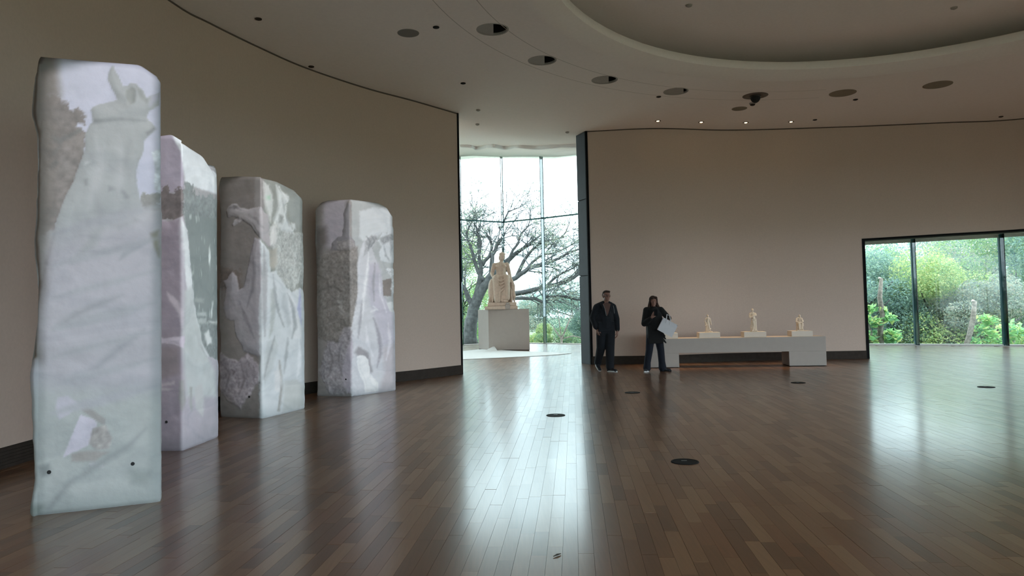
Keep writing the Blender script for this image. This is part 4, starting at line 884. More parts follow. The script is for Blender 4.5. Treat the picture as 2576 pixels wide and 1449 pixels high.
for i, p in enumerate(spot_pos):
    pxs = (1678, 1782, 1895, 2012)[i]; c = plinths[pxs][0]
    ld = bpy.data.lights.new('spot', 'SPOT'); lo_ = bpy.data.objects.new('spot_lamp', ld); COL.objects.link(lo_); lo_.location = (p[0], p[1], HC - 0.03)
    lo_.rotation_euler = (Vector((c[0], c[1], 0.9)) - lo_.location).to_track_quat('-Z', 'Y').to_euler()
    ld.energy = 110; ld.spot_size = R(26); ld.spot_blend = 0.9; ld.color = (1.0, 0.74, 0.46); ld.shadow_soft_size = 0.04

# ------------------------------------------------------------------ statuettes
def statuette(px, mb, label, voxel, h, rot=0.0):
    c = plinths[px][0]; me = remesh(mb, voxel, 2, 'statuette'); o = mobj('statuette', me, M['figurine'], None, (c[0], c[1], BH + 0.12), rz + rot); tag(o, label, 'statuette', 'statuettes on the bench'); return o
# 1: standing man in a coat leaning on a stump (0.40 m)
b = MB(); k = 0.4 / 1.85
def q(x, y, z): return (x * k, y * k, z * k)
b.ell(q(0.02, 0, 0.05), (0.10, 0.075, 0.014)); b.ell(q(0.15, 0, 0.1), (0.055, 0.045, 0.012))
b.chain([q(-0.02, 0, 0.12), q(-0.06, -0.02, 0.5), q(-0.04, 0, 0.95)], [0.016, 0.018, 0.026]); b.chain([q(0.16, -0.12, 0.12), q(0.1, -0.1, 0.5), q(0.06, 0, 0.95)], [0.015, 0.018, 0.026])
b.cap(q(0.16, -0.12, 0.12), 0.013, q(0.28, -0.28, 0.1), 0.011); b.cap(q(-0.02, 0, 0.12), 0.013, q(-0.08, -0.2, 0.1), 0.011)
b.chain([q(0, 0, 0.95), q(-0.01, 0, 1.2), q(0, 0, 1.45)], [0.034, 0.032, 0.036]); b.ell(q(0, 0, 1.45), (0.05, 0.028, 0.026))
b.chain([q(-0.2, 0, 1.45), q(-0.3, 0.05, 1.15), q(-0.22, -0.1, 0.92), q(-0.2, -0.12, 0.85)], [0.018, 0.016, 0.014, 0.016]); b.chain([q(0.2, 0, 1.45), q(0.27, 0, 1.15), q(0.3, -0.06, 0.9), q(0.31, -0.08, 0.84)], [0.018, 0.016, 0.013, 0.015])
b.cap(q(0, 0, 1.5), 0.013, q(0, -0.02, 1.66), 0.014); b.ell(q(0, -0.03, 1.72), (0.021, 0.024, 0.029)); b.ell(q(-0.02, 0.03, 1.76), (0.022, 0.02, 0.022))
b.cap(q(-0.12, 0.1, 0.1), 0.03, q(-0.1, 0.08, 0.95), 0.03); b.cap(q(0.28, 0.0, 0.35), 0.012, q(0.12, 0.05, 0.42), 0.018)
b.cap(q(-0.2, 0.02, 1.0), 0.02, q(-0.25, 0.02, 0.75), 0.016)
statuette(1782, b, 'cream statuette of a standing man in a coat, leftmost of the three', 0.004, 0.4)
# 2: standing draped woman with arms folded (0.52 m)
b = MB(); k = 0.52 / 1.8
b.ell(q(0, 0, 0.03), (0.09, 0.07, 0.012))
b.chain([q(0.03, 0, 0.1), q(0.04, 0, 0.45), q(0.06, 0, 0.85), q(0.04, 0, 1.05)], [0.056, 0.062, 0.062, 0.042]); b.ell(q(-0.16, -0.08, 0.3), (0.022, 0.03, 0.045)); b.ell(q(0.14, 0, 0.65), (0.04, 0.05, 0.12)); b.ell(q(-0.06, -0.03, 0.3), (0.05, 0.05, 0.09))
b.chain([q(0.04, 0, 1.05), q(0.02, 0, 1.25), q(0, 0, 1.4)], [0.040, 0.040, 0.036]); b.ell(q(0, 0, 1.42), (0.058, 0.032, 0.028))
b.chain([q(-0.2, 0, 1.4), q(-0.26, -0.06, 1.2), q(-0.24, -0.1, 1.12), q(0.05, -0.17, 1.28), q(0.14, -0.15, 1.33)], [0.022, 0.021, 0.02, 0.016, 0.014]); b.chain([q(0.2, 0, 1.4), q(0.22, -0.1, 1.28), q(-0.05, -0.18, 1.25)], [0.022, 0.019, 0.015])
b.cap(q(0, 0, 1.45), 0.014, q(0, -0.01, 1.6), 0.016); b.ell(q(0, -0.02, 1.68), (0.025, 0.029, 0.034)); b.ell(q(0, 0.02, 1.72), (0.029, 0.028, 0.026)); b.ell(q(0.0, -0.07, 1.65), (0.006, 0.008, 0.01))
for i, (x0, x1) in enumerate(((-0.1, 0.1), (-0.04, 0.02), (0.08, -0.06), (0.15, 0.06), (0.2, 0.16))): b.chain([q(x1, -0.2, 0.85), q((x0 + x1) / 2 + 0.02, -0.235, 0.5), q(x0, -0.2, 0.08)], [0.007, 0.011, 0.014])
b.chain([q(-0.12, -0.12, 0.92), q(0.05, -0.2, 0.82), q(0.22, -0.1, 0.98)], [0.012, 0.014, 0.012]); b.cap(q(-0.12, -0.2, 0.06), 0.016, q(-0.16, -0.3, 0.05), 0.012); b.cap(q(0.2, -0.1, 0.06), 0.016, q(0.27, -0.22, 0.05), 0.012)
statuette(1895, b, 'cream statuette of a draped standing woman with folded arms, tallest of the three', 0.0045, 0.52)
# 3: seated figure resting an arm on its knee (0.38 m)
b = MB(); k = 0.38 / 1.5
b.box((0.0, 0, 0.012), (0.145, 0.11, 0.022)); b.box(q(0, 0.16, 0.32), (0.11, 0.06, 0.12)); b.box(q(-0.2, 0.0, 0.4), (0.028, 0.06, 0.16)); b.box(q(0.22, 0.05, 0.45), (0.026, 0.06, 0.17))
b.chain([q(0, 0.1, 0.62), q(-0.02, 0.02, 0.85), q(-0.02, 0, 1.08)], [0.036, 0.032, 0.036]); b.ell(q(-0.02, 0, 1.1), (0.055, 0.03, 0.026))
b.cap(q(0, 0, 1.12), 0.013, q(0.02, -0.04, 1.25), 0.014); b.ell(q(0.02, -0.05, 1.32), (0.023, 0.026, 0.031)); b.ell(q(0.03, -0.14, 1.22), (0.012, 0.012, 0.014))
b.chain([q(-0.22, 0, 1.08), q(-0.3, -0.12, 0.8), q(-0.1, -0.28, 0.72), q(0.1, -0.28, 0.74)], [0.02, 0.019, 0.018, 0.015]); b.chain([q(0.2, 0, 1.08), q(0.27, -0.1, 0.85), q(0.16, -0.28, 0.86), q(0.08, -0.26, 1.1)], [0.02, 0.018, 0.015, 0.012])
b.chain([q(-0.1, 0.05, 0.6), q(-0.12, -0.28, 0.64), q(-0.1, -0.26, 0.2)], [0.032, 0.028, 0.018]); b.chain([q(0.12, 0.05, 0.6), q(0.16, -0.28, 0.62), q(0.13, -0.26, 0.2)], [0.032, 0.028, 0.02]); b.cap(q(-0.1, -0.26, 0.16), 0.015, q(-0.14, -0.36, 0.14), 0.012); b.cap(q(0.13, -0.26, 0.16), 0.015, q(0.19, -0.36, 0.14), 0.012)
b.ell(q(0.05, -0.2, 0.14), (0.06, 0.03, 0.02)); b.chain([q(-0.02, -0.22, 0.6), q(0.03, -0.25, 0.35), q(0.0, -0.2, 0.15)], [0.018, 0.016, 0.02]); b.cap(q(0.25, -0.05, 0.42), 0.01, q(0.34, -0.1, 0.48), 0.008)
statuette(2012, b, 'cream statuette of a seated figure leaning on its knee, rightmost of the three', 0.0035, 0.38)

# ------------------------------------------------------------------ pedestal + large seated statue + floor cloth
pn, pr_, pb = gz(1230, 880.8), gz(1333, 881.3), gz(1204, 878.4)
PHT = 1.385
ped = MB(); pbk = pr_ + (pb - pn); ped.prism([pn, pr_, pbk, pb], 0.015, PHT); pc = (pn + pr_ + pb + pbk) / 4
pe = empty('statue_pedestal', (pc[0], pc[1], 0)); tag(pe, 'tall grey-white box pedestal under the large seated statue', 'pedestal')
ped.build('block', M['white'], pe, bevel=0.006)
b = MB(); sh = lambda p: pc + (p - pc) * 0.985; b.prism([sh(pn), sh(pr_), sh(pbk), sh(pb)], 0, 0.015); b.build('foot', M['dark_trim'], pe)
st = empty('seated_statue', (0, 0, 0)); sx = at_y(1262, 776, pc[1])[0]; st.location = (sx, pc[1] - 0.02, PHT); st.rotation_euler = (0, 0, 0)
tag(st, 'large pale plaster statue of a seated bare-chested man with draped legs, on the tall pedestal', 'statue')
b = MB()
# base rocks / plinth pieces (as child)
pbm = MB(); pbm.box((-0.20, -0.02, 0.055), (0.74, 0.72, 0.11)); pbm.box((0.30, -0.02, 0.055), (0.50, 0.70, 0.11)); pbm.build('plinth', M['plaster_cast'], st, (0, 0, 0), bevel=0.015)
pbm = MB(); pbm.box((0.02, 0.0, 0.175), (0.98, 0.66, 0.13)); pbm.build('upper_plinth', M['plaster_cast'], st, (0, 0, 0), bevel=0.02)
pbm = MB(); pbm.prism([(0.13, -0.42), (0.29, -0.42), (0.29, -0.3), (0.13, -0.3)], 0.0, 0.17); pbm.prism([(0.16, -0.42), (0.26, -0.42), (0.26, -0.3), (0.16, -0.3)], 0.17, 0.23); pbm.build('front_block', M['white'], st, (0, 0, 0), bevel=0.02)
Z0 = 0.24
# throne + drapery
b.box((-0.02, 0.12, Z0 + 0.36), (0.74, 0.34, 0.72)); b.ell((-0.30, 0.0, 0.65), (0.16, 0.22, 0.42)); b.ell((0.30, 0.02, 0.62), (0.13, 0.2, 0.38))
b.chain([(-0.11, 0.08, 1.08), (-0.16, -0.24, 1.04), (-0.13, -0.27, 0.32)], [0.15, 0.135, 0.12]); b.chain([(0.12, 0.08, 1.08), (0.20, -0.26, 1.05), (0.20, -0.28, 0.36)], [0.15, 0.12, 0.085])
b.ell((0.0, -0.17, 0.68), (0.25, 0.155, 0.42)); b.chain([(0.20, -0.33, 1.04), (0.215, -0.36, 0.72), (0.205, -0.33, 0.36)], [0.07, 0.058, 0.038]); b.ell((0.0, 0.05, 1.1), (0.27, 0.2, 0.13))
b.chain([(0.12, -0.3, 0.30), (0.1, -0.36, 0.29), (0.20, -0.40, 0.27)], [0.05, 0.05, 0.035]); b.chain([(-0.1, -0.28, 0.28), (-0.13, -0.38, 0.27)], [0.05, 0.035])
for (x0, x1, x2, yb) in ((-0.42, -0.36, -0.30, -0.12), (-0.30, -0.25, -0.20, -0.2), (-0.20, -0.18, -0.16, -0.36), (-0.06, -0.05, -0.08, -0.36), (0.03, 0.02, -0.03, -0.33), (0.10, 0.09, 0.02, -0.33), (0.36, 0.32, 0.26, -0.2), (0.44, 0.36, 0.30, -0.1)):
    b.chain([(x2, yb + 0.10, 1.0), (x1 + 0.02, yb + 0.03, 0.66), (x0, yb + 0.02, 0.27)], [0.02, 0.030, 0.036])
for zc, dz in ((1.02, 0.05), (0.93, 0.08), (0.84, 0.11), (0.74, 0.12)):
    b.chain([(-0.17, -0.33, zc + 0.02), (0.0, -0.35, zc - dz), (0.18, -0.33, zc + 0.02)], [0.024, 0.03, 0.022])
b.chain([(-0.26, -0.16, 1.12), (0.0, -0.2, 1.13), (0.26, -0.12, 1.14)], [0.045, 0.05, 0.045])
# torso, arms, neck, head
b.chain([(0.0, 0.04, 1.12), (0.01, 0.03, 1.27), (0.0, 0.0, 1.46)], [0.18, 0.168, 0.185]); b.ell((-0.08, -0.11, 1.475), (0.11, 0.07, 0.06)); b.ell((0.095, -0.11, 1.475), (0.11, 0.07, 0.06)); b.ell((-0.01, 0.0, 1.54), (0.23, 0.11, 0.085)); b.ell((0.01, -0.10, 1.25), (0.10, 0.06, 0.13))
b.chain([(-0.225, 0.02, 1.53), (-0.315, 0.06, 1.24), (-0.255, -0.20, 1.08), (-0.235, -0.25, 1.045)], [0.078, 0.065, 0.048, 0.045]); b.chain([(0.215, 0.02, 1.54), (0.285, 0.08, 1.26), (0.33, -0.12, 1.06), (0.345, -0.18, 1.0)], [0.078, 0.064, 0.046, 0.045])
for i in range(4): b.cap((-0.265 + i * 0.018, -0.27, 1.04), 0.012, (-0.262 + i * 0.02, -0.31, 0.98 - (0.01 if i in (1, 2) else 0)), 0.010)
for i in range(4): b.cap((0.325 + i * 0.018, -0.2, 1.0), 0.012, (0.325 + i * 0.02, -0.23, 0.92), 0.010)
b.cap((0.0, 0.01, 1.56), 0.075, (0.045, -0.01, 1.72), 0.066)
b.ell((0.06, -0.02, 1.83), (0.088, 0.105, 0.128), (0, 0, R(18))); b.ell((0.055, 0.02, 1.87), (0.105, 0.115, 0.105)); b.ell((0.10, -0.122, 1.805), (0.018, 0.026, 0.034), (0, 0, R(18))); b.ell((0.085, -0.10, 1.73), (0.042, 0.034, 0.03)); b.ell((0.09, -0.112, 1.845), (0.062, 0.022, 0.014), (0, 0, R(18)))
b.ell((-0.03, 0.03, 1.77), (0.04, 0.06, 0.10)); b.ell((0.13, 0.04, 1.80), (0.03, 0.06, 0.08))
for i in range(11):
    a = 2 * math.pi * i / 11; b.ell((0.055 + 0.092 * math.cos(a), 0.012 + 0.100 * math.sin(a), 1.90 + 0.012 * (i % 2)), (0.028, 0.028, 0.026))
b.chain([(0.36, -0.12, 0.98), (0.42, -0.14, 0.8), (0.42, -0.12, 0.6), (0.45, -0.1, 0.42)], [0.05, 0.06, 0.05, 0.05]); b.ell((0.39, -0.2, 0.88), (0.05, 0.05, 0.09))
mobj('figure', remesh(b, 0.0125, 2, 'figure'), M['plaster_cast'], st)
# white cloth on the hall floor with one raised fold
cl = [gz(x, y) for x, y in ((1160, 884), (1225, 878), (1300, 884), (1334, 885), (1438, 889.5), (1390, 894), (1334, 897), (1250, 901), (1160, 905))]
b = MB(); n = len(cl); b.add([(p[0], p[1], 0.006) for p in cl] + [(p[0], p[1], 0.012) for p in cl], [tuple(range(n - 1, -1, -1)), tuple(range(n, 2 * n))] + [(i, (i + 1) % n, n + (i + 1) % n, n + i) for i in range(n)])
f0, f1, f2 = gz(1220, 884), gz(1252, 884), gz(1240, 880.5)
b.add([(f0[0], f0[1], 0.012), (f1[0], f1[1], 0.012), (f2[0], f2[1] + 0.3, 0.012), (f2[0] + 0.05, f2[1], 0.14), (f0[0], f0[1] + 0.3, 0.014)], [(0, 1, 3), (1, 2, 3), (2, 4, 3), (4, 0, 3)])
tag(b.build('floor_cloth', M['cloth'], org=(cl[4][0], cl[4][1], 0.006)), 'white cloth spread on the hall floor before the pedestal, one fold raised', 'cloth')

# ------------------------------------------------------------------ people
def hand(b, w, d, side, n, s=1.0, curl=0.35):
    """palm + four fingers + thumb; w wrist, d direction of fingers, side = thumb side, n = palm normal (fingers curl towards it)"""
    w, d, side, n = (np.array(v, float) for v in (w, d, side, n)); d /= np.linalg.norm(d); side /= np.linalg.norm(side); n /= np.linalg.norm(n)
    for o in (-0.028, -0.01, 0.01, 0.028): b.cap(w + side * o * 0.7 * s, 0.015 * s, w + d * 0.085 * s + side * o * s, 0.0125 * s)
    for o, L in ((0.030, 0.068), (0.010, 0.078), (-0.010, 0.072), (-0.029, 0.056)):
        k0 = w + d * 0.088 * s + side * o * s; k1 = k0 + (d * math.cos(curl) + n * math.sin(curl)) * L * 0.5 * s; k2 = k1 + (d * math.cos(curl * 2.4) + n * math.sin(curl * 2.4)) * L * 0.5 * s
        b.cap(k0, 0.0095 * s, k1, 0.0088 * s); b.cap(k1, 0.0088 * s, k2, 0.0075 * s)
    t0 = w + d * 0.02 * s + side * 0.03 * s; t1 = t0 + (d * 0.75 + side * 0.6 + n * 0.25) * 0.045 * s; t2 = t1 + (d * 0.95 + side * 0.1 + n * 0.4) * 0.032 * s
    b.cap(t0, 0.014 * s, t1, 0.011 * s); b.cap(t1, 0.011 * s, t2, 0.009 * s)
def head(b, c, yaw=0.0, s=1.0):
    def T(x, y, z): return (c[0] + (x * math.cos(yaw) - y * math.sin(yaw)) * s, c[1] + (x * math.sin(yaw) + y * math.cos(yaw)) * s, c[2] + z * s)
    e = (0, 0, yaw)
    b.ell(T(0, 0.015, 0.025), (0.076 * s, 0.094 * s, 0.095 * s), e); b.ell(T(0, -0.025, -0.04), (0.058 * s, 0.066 * s, 0.082 * s), e); b.ell(T(0, -0.066, -0.096), (0.026 * s, 0.022 * s, 0.020 * s), e)
    b.cap(T(0, -0.088, 0.012), 0.010 * s, T(0, -0.108, -0.030), 0.013 * s); b.ell(T(0, -0.098, -0.034), (0.019 * s, 0.012 * s, 0.010 * s), e)
    b.ell(T(0, -0.082, 0.022), (0.052 * s, 0.014 * s, 0.010 * s), e); b.ell(T(-0.045, -0.062, -0.015), (0.022 * s, 0.018 * s, 0.018 * s), e); b.ell(T(0.045, -0.062, -0.015), (0.022 * s, 0.018 * s, 0.018 * s), e)
    b.ell(T(0, -0.086, -0.062), (0.024 * s, 0.010 * s, 0.006 * s), e); b.ell(T(0, -0.083, -0.073), (0.020 * s, 0.010 * s, 0.006 * s), e)
    for x in (-0.078, 0.078): b.ell(T(x, 0.015, -0.01), (0.010 * s, 0.020 * s, 0.032 * s), e)
    for x in (-0.031, 0.031): b.ell(T(x, -0.079, 0.0), (0.013 * s, 0.008 * s, 0.008 * s), e)
    return T
# --- man (faces the camera, mid-stride)
mf = (gz(1510, 931) + gz(1540, 938)) / 2; mp = np.array([at_z(1527.6, 935)[0], mf[1], 0])
J = dict(head=(0.034, -0.02, 1.645), neck=(0.02, 0.0, 1.52), sl=(-0.175, 0.0, 1.40), sr=(0.165, 0.0, 1.40), el=(-0.265, 0.05, 1.15), er=(0.262, 0.04, 1.14), wl=(-0.19, -0.06, 0.93), wr=(0.246, -0.04, 0.875), hl=(-0.09, 0.0, 0.92), hr=(0.09, 0.0, 0.92), kl=(-0.115, 0.02, 0.51), kr=(0.075, -0.06, 0.51), al=(-0.17, 0.26, 0.17), ar=(0.062, -0.10, 0.09))
b = MB(); head(b, J['head'], R(12)); b.cap((0.02, 0.015, 1.42), 0.06, (0.03, 0.0, 1.58), 0.056)
b.chain([(0, 0, 0.93), (0, 0, 1.15), (0, 0, 1.36)], [0.13, 0.125, 0.135]); b.cap(J['sl'], 0.062, J['sr'], 0.062)
for s_ in 'lr':
    b.chain([J['s' + s_], J['e' + s_], J['w' + s_]], [0.055, 0.042, 0.030]); b.chain([J['h' + s_], J['k' + s_], J['a' + s_]], [0.085, 0.055, 0.038])
hand(b, J['wl'], (0.05, -0.12, -1), (0.55, -0.8, 0), (0.8, 0.5, -0.1), 1.05); hand(b, J['wr'], (-0.08, -0.1, -1), (-0.3, -0.9, 0.1), (-0.9, 0.3, 0), 1.05)
b.cap(J['al'], 0.034, (-0.165, 0.20, 0.11), 0.026); b.cap(J['ar'], 0.034, (0.10, -0.14, 0.05), 0.024)
man = mobj('person', remesh(b, 0.0055, 1, 'person'), M['skin'], None, tuple(mp)); tag(man, 'man in a dark navy hooded jacket and trousers walking beside the clad column', 'person')
b = MB(); b.ell((0.03, 0.012, 1.705), (0.083, 0.096, 0.062), (R(-12), 0, R(12))); b.ell((0.02, 0.055, 1.66), (0.080, 0.062, 0.075)); b.ell((0.055, -0.06, 1.735), (0.06, 0.05, 0.025)); mobj('hair', remesh(b, 0.008, 2, 'hair'), M['hair_m'], man)
b = MB(); b.chain([(0, 0.0, 1.03), (0, 0.0, 1.15), (0.0, 0.01, 1.30)], [0.168, 0.18, 0.165]); b.ell((0.0, 0.0, 1.33), (0.215, 0.13, 0.13)); b.ell((0.015, 0.06, 1.48), (0.115, 0.085, 0.065)); b.ell((-0.08, 0.02, 1.1), (0.19, 0.15, 0.24)); b.box((0.0, 0.0, 0.97), (0.355, 0.27, 0.21)); b.cap((-0.03, 0.02, 1.49), 0.055, (-0.175, 0.01, 1.395), 0.088); b.cap((0.06, 0.02, 1.49), 0.055, (0.165, 0.01, 1.395), 0.085)
b.chain([(-0.18, 0, 1.385), (-0.255, 0.05, 1.17), (-0.215, -0.05, 0.985), (-0.205, -0.05, 0.955)], [0.09, 0.092, 0.07, 0.052]); b.chain([(0.17, 0, 1.385), (0.245, 0.04, 1.14), (0.248, -0.03, 0.915), (0.247, -0.035, 0.895)], [0.078, 0.068, 0.056, 0.045])
b.chain([(-0.10, -0.085, 1.49), (-0.06, -0.15, 1.38), (0.0, -0.17, 1.22)], [0.03, 0.026, 0.022]); b.chain([(0.12, -0.085, 1.48), (0.09, -0.15, 1.36), (0.035, -0.17, 1.22)], [0.03, 0.026, 0.022])
mobj('hooded_jacket', remesh(b, 0.010, 6, 'hooded_jacket'), M['navy'], man)
b = MB(); b.add([(-0.045, -0.135, 1.475), (0.105, -0.135, 1.468), (0.07, -0.178, 1.35), (0.02, -0.189, 1.2), (-0.03, -0.178, 1.36), (0.03, -0.10, 1.50)], [(0, 4, 2, 1), (4, 3, 2), (0, 1, 5)]); so = b.build('shirt_front', M['shirt'], man, (0, 0, 0)); sm = so.modifiers.new('t', 'SOLIDIFY'); sm.thickness = 0.012
for pts in ([(-0.062, -0.165, 1.46), (-0.03, -0.195, 1.36), (-0.004, -0.197, 1.21)], [(0.155, -0.15, 1.43), (0.172, -0.155, 1.34), (0.178, -0.152, 1.26)]):
    b = MB(); b.tube(pts, 0.005, 6); b.build('drawstring', M['cord'], man, (0, 0, 0))
b = MB(); b.cap((-0.07, 0.0, 0.9), 0.125, (0.075, 0.0, 0.9), 0.125); b.chain([J['hl'], J['kl'], (-0.155, 0.22, 0.23), (-0.16, 0.24, 0.17)], [0.122, 0.098, 0.082, 0.078]); b.chain([J['hr'], J['kr'], (0.062, -0.09, 0.2), (0.062, -0.09, 0.10)], [0.118, 0.098, 0.092, 0.088]); mobj('trousers', remesh(b, 0.010, 3, 'trousers'), M['navy2'], man)
def shoe(parent, heel, toe, top, m, sole):
    heel, toe = np.array(heel), np.array(toe); b = MB(); b.cap(heel + [0, 0, 0.04], 0.042, toe + [0, 0, 0.03], 0.036); b.cap(heel * 0.45 + toe * 0.55 + [0, 0, 0.04], 0.045, heel + [0, 0, 0.06], 0.042); b.cap(heel + [0, 0, 0.05], 0.042, np.array(top), 0.042)
    o = mobj('shoe', remesh(b, 0.008, 3, 'shoe'), m, parent)
    d = toe - heel; L = np.linalg.norm(d); f = d / L; sd = np.cross(f, [0, 0, 1.0]); sd /= np.linalg.norm(sd); u_ = np.cross(sd, f); s_ = MB(); vs = []; n = 18
    for zz in (-0.012, 0.016):
        for i in range(n):
            a = 2 * math.pi * i / n; vs.append(heel + f * (L / 2 + (L / 2 + 0.042) * math.cos(a)) + sd * (0.044 * math.sin(a)) + u_ * zz + np.array([0, 0, 0.012]))
    s_.add(vs, [tuple(range(n - 1, -1, -1)), tuple(range(n, 2 * n))] + [(i, (i + 1) % n, n + (i + 1) % n, n + i) for i in range(n)]); s_.build('sole', sole, o, (0, 0, 0)); return o
shoe(man, (0.03, -0.06, 0.0), (0.165, -0.235, 0.0), (0.06, -0.09, 0.11), M['shoe'], M['sole']); shoe(man, (-0.195, 0.27, 0.13), (-0.14, 0.10, 0.0), (-0.165, 0.245, 0.2), M['shoe'], M['sole'])
b = MB(); b.lathe([(0.036, -0.012), (0.040, 0.0), (0.036, 0.012)], (0.246, -0.038, 0.885), 16); b.build('wristwatch', M['metal'], man, (0, 0, 0))
b = MB()
for x in (-0.033, 0.033):
    c = (J['head'][0] + x * math.cos(R(12)) + 0.092 * math.sin(R(12)), J['head'][1] + x * math.sin(R(12)) - 0.098, J['head'][2] + 0.004); b.tube([(c[0] + 0.026 * math.cos(t), c[1] + 0.006 * math.cos(t), c[2] + 0.018 * math.sin(t)) for t in np.linspace(0, 2 * math.pi, 15)], 0.0018, 5)
    b.tube([(c[0] + (0.026 if x > 0 else -0.026), c[1], c[2] + 0.004), (J['head'][0] + x * 2.42, J['head'][1] + 0.03 + x * 0.4, J['head'][2] + 0.008)], 0.0016, 5)
b.build('glasses', M['steel_rim'], man, (0, 0, 0))
# --- woman
wp = at_z(1648, 934.5)
K = dict(head=(0.0, -0.02, 1.50), sl=(-0.150, 0, 1.315), sr=(0.160, 0, 1.315), el=(-0.205, -0.02, 1.03), wl=(-0.075, -0.24, 1.165), er=(0.325, 0.0, 1.13), wr=(0.275, -0.16, 1.085), hl=(-0.085, 0, 0.85), hr=(0.095, 0, 0.85), kl=(-0.12, -0.04, 0.45), kr=(0.135, 0.0, 0.45), al=(-0.175, -0.03, 0.08), ar=(0.16, 0.03, 0.08))
b = MB(); head(b, K['head'], R(-4), 0.95); b.cap((0, 0.015, 1.30), 0.05, (0, 0.0, 1.44), 0.048)
b.chain([(0, 0, 0.86), (0, 0, 1.05), (0, 0, 1.25)], [0.12, 0.105, 0.115]); b.cap(K['sl'], 0.052, K['sr'], 0.052)
for s_ in 'lr': b.chain([K['s' + s_], K['e' + s_], K['w' + s_]], [0.045, 0.036, 0.026]); b.chain([(K['h' + s_][0] * 0.8, 0, 0.85), K['k' + s_], K['a' + s_]], [0.070, 0.045, 0.032])
hand(b, K['wl'], (0.35, -0.25, 0.75), (0.8, 0.1, -0.3), (0.2, 0.9, 0.2), 0.92, 0.5); hand(b, K['wr'], (-0.35, -0.5, -0.6), (-0.6, 0.3, 0.5), (-0.2, 0.7, -0.5), 0.92, 0.7)
b.cap(K['al'], 0.030, (-0.18, -0.06, 0.045), 0.024); b.cap(K['ar'], 0.030, (0.20, 0.01, 0.045), 0.024)
wom = mobj('person', remesh(b, 0.0055, 1, 'person'), M['skin'], None, tuple(wp)); tag(wom, 'long-haired woman in a black tunic holding up a phone and a white bag', 'person')
b = MB(); b.ell((0, 0.022, 1.54), (0.086, 0.098, 0.088)); b.ell((-0.03, -0.055, 1.575), (0.055, 0.055, 0.034)); b.ell((0.035, -0.05, 1.578), (0.052, 0.055, 0.034)); b.cap((-0.072, -0.05, 1.55), 0.016, (-0.078, -0.03, 1.46), 0.018); b.cap((0.074, -0.05, 1.55), 0.016, (0.080, -0.03, 1.46), 0.018); b.ell((0, 0.05, 1.47), (0.088, 0.07, 0.12)); b.chain([(-0.072, 0.0, 1.50), (-0.085, 0.0, 1.41), (-0.10, -0.01, 1.345)], [0.022, 0.032, 0.03]); b.chain([(0.072, 0.0, 1.50), (0.09, 0.0, 1.41), (0.13, -0.01, 1.35)], [0.022, 0.034, 0.026]); b.ell((0, 0.09, 1.36), (0.10, 0.05, 0.12)); mobj('long_hair', remesh(b, 0.008, 2, 'long_hair'), M['hair_w'], wom)
b = MB(); b.chain([(0, 0, 1.27), (0.0, 0, 1.1), (0.01, 0, 0.96)], [0.135, 0.15, 0.16]); b.box((0.012, 0, 0.86), (0.325, 0.25, 0.28)); b.box((0.022, 0, 0.70), (0.31, 0.26, 0.20)); b.cap((0.08, -0.02, 1.22), 0.085, (0.13, -0.05, 1.02), 0.085); b.cap(K['sl'], 0.072, K['sr'], 0.072); b.chain([K['sl'], K['el'], (-0.10, -0.2, 1.135)], [0.07, 0.068, 0.05]); b.chain([K['sr'], K['er'], (0.285, -0.12, 1.10)], [0.07, 0.062, 0.048]); b.ell((0, -0.02, 1.345), (0.10, 0.09, 0.05))
pass
for x, y, z in ((0.20, -0.02, 0.80), (0.255, -0.06, 0.86), (0.21, -0.05, 0.66), (0.22, 0.02, 0.74),): b.cap((x - 0.06, y, z + 0.06), 0.035, (x + 0.03, y, z - 0.05), 0.016)
mobj('tunic', remesh(b, 0.010, 9, 'tunic'), M['blackwool'], wom)
b = MB(); b.cap((-0.05, 0.0, 0.78), 0.095, (0.06, 0.0, 0.78), 0.095); b.chain([(-0.075, 0, 0.76), K['kl'], (-0.165, -0.03, 0.2), (-0.178, -0.03, 0.075)], [0.098, 0.078, 0.072, 0.082]); b.chain([(0.09, 0, 0.76), K['kr'], (0.155, 0.02, 0.2), (0.165, 0.02, 0.075)], [0.098, 0.078, 0.074, 0.086]); mobj('flared_trousers', remesh(b, 0.010, 3, 'flared_trousers'), M['jeans'], wom)
shoe(wom, (-0.16, -0.01, 0.0), (-0.235, -0.13, 0.0), (-0.175, -0.03, 0.10), M['shoe'], M['sole']); shoe(wom, (0.15, 0.03, 0.0), (0.30, -0.05, 0.0), (0.16, 0.03, 0.10), M['shoe'], M['outlet'])
b = MB(); b.box((0, 0, 0), (0.074, 0.009, 0.15)); ph = b.build('phone', M['dark_trim'], None, (0, 0, 0), bevel=0.004); ph.location = (wp[0] - 0.012, wp[1] - 0.325, 1.262); ph.rotation_euler = (R(-22), R(6), 0); tag(ph, 'dark phone held up in front of the woman in black', 'phone')
b = MB(); b.ell((0.022, 0.006, 0.06), (0.008, 0.003, 0.008)); b.build('camera_lens', M['metal'], ph, (0, 0, 0))
bag = empty('paper_bag', (wp[0] + 0.16, wp[1] - 0.24, 0.98)); bag.rotation_euler = (R(4), R(29), R(-6)); tag(bag, 'white tilted carrier bag hanging from the arm of the woman in black', 'bag')
b = MB(); y0, y1 = -0.05, 0.05; vs = [(-0.085, y0, 0.12), (0.255, y0, 0.13), (0.26, y0, -0.135), (-0.08, y0, -0.13), (-0.085, y1, 0.155), (0.255, y1, 0.15), (0.26, y1, -0.135), (-0.08, y1, -0.13)]
b.add(vs, [(0, 3, 2, 1), (4, 5, 6, 7), (3, 7, 6, 2), (1, 2, 6, 5)]); sb = b.build('bag_body', M['bag'], bag, (0, 0, 0)); sm = sb.modifiers.new('t', 'SOLIDIFY'); sm.thickness = 0.004
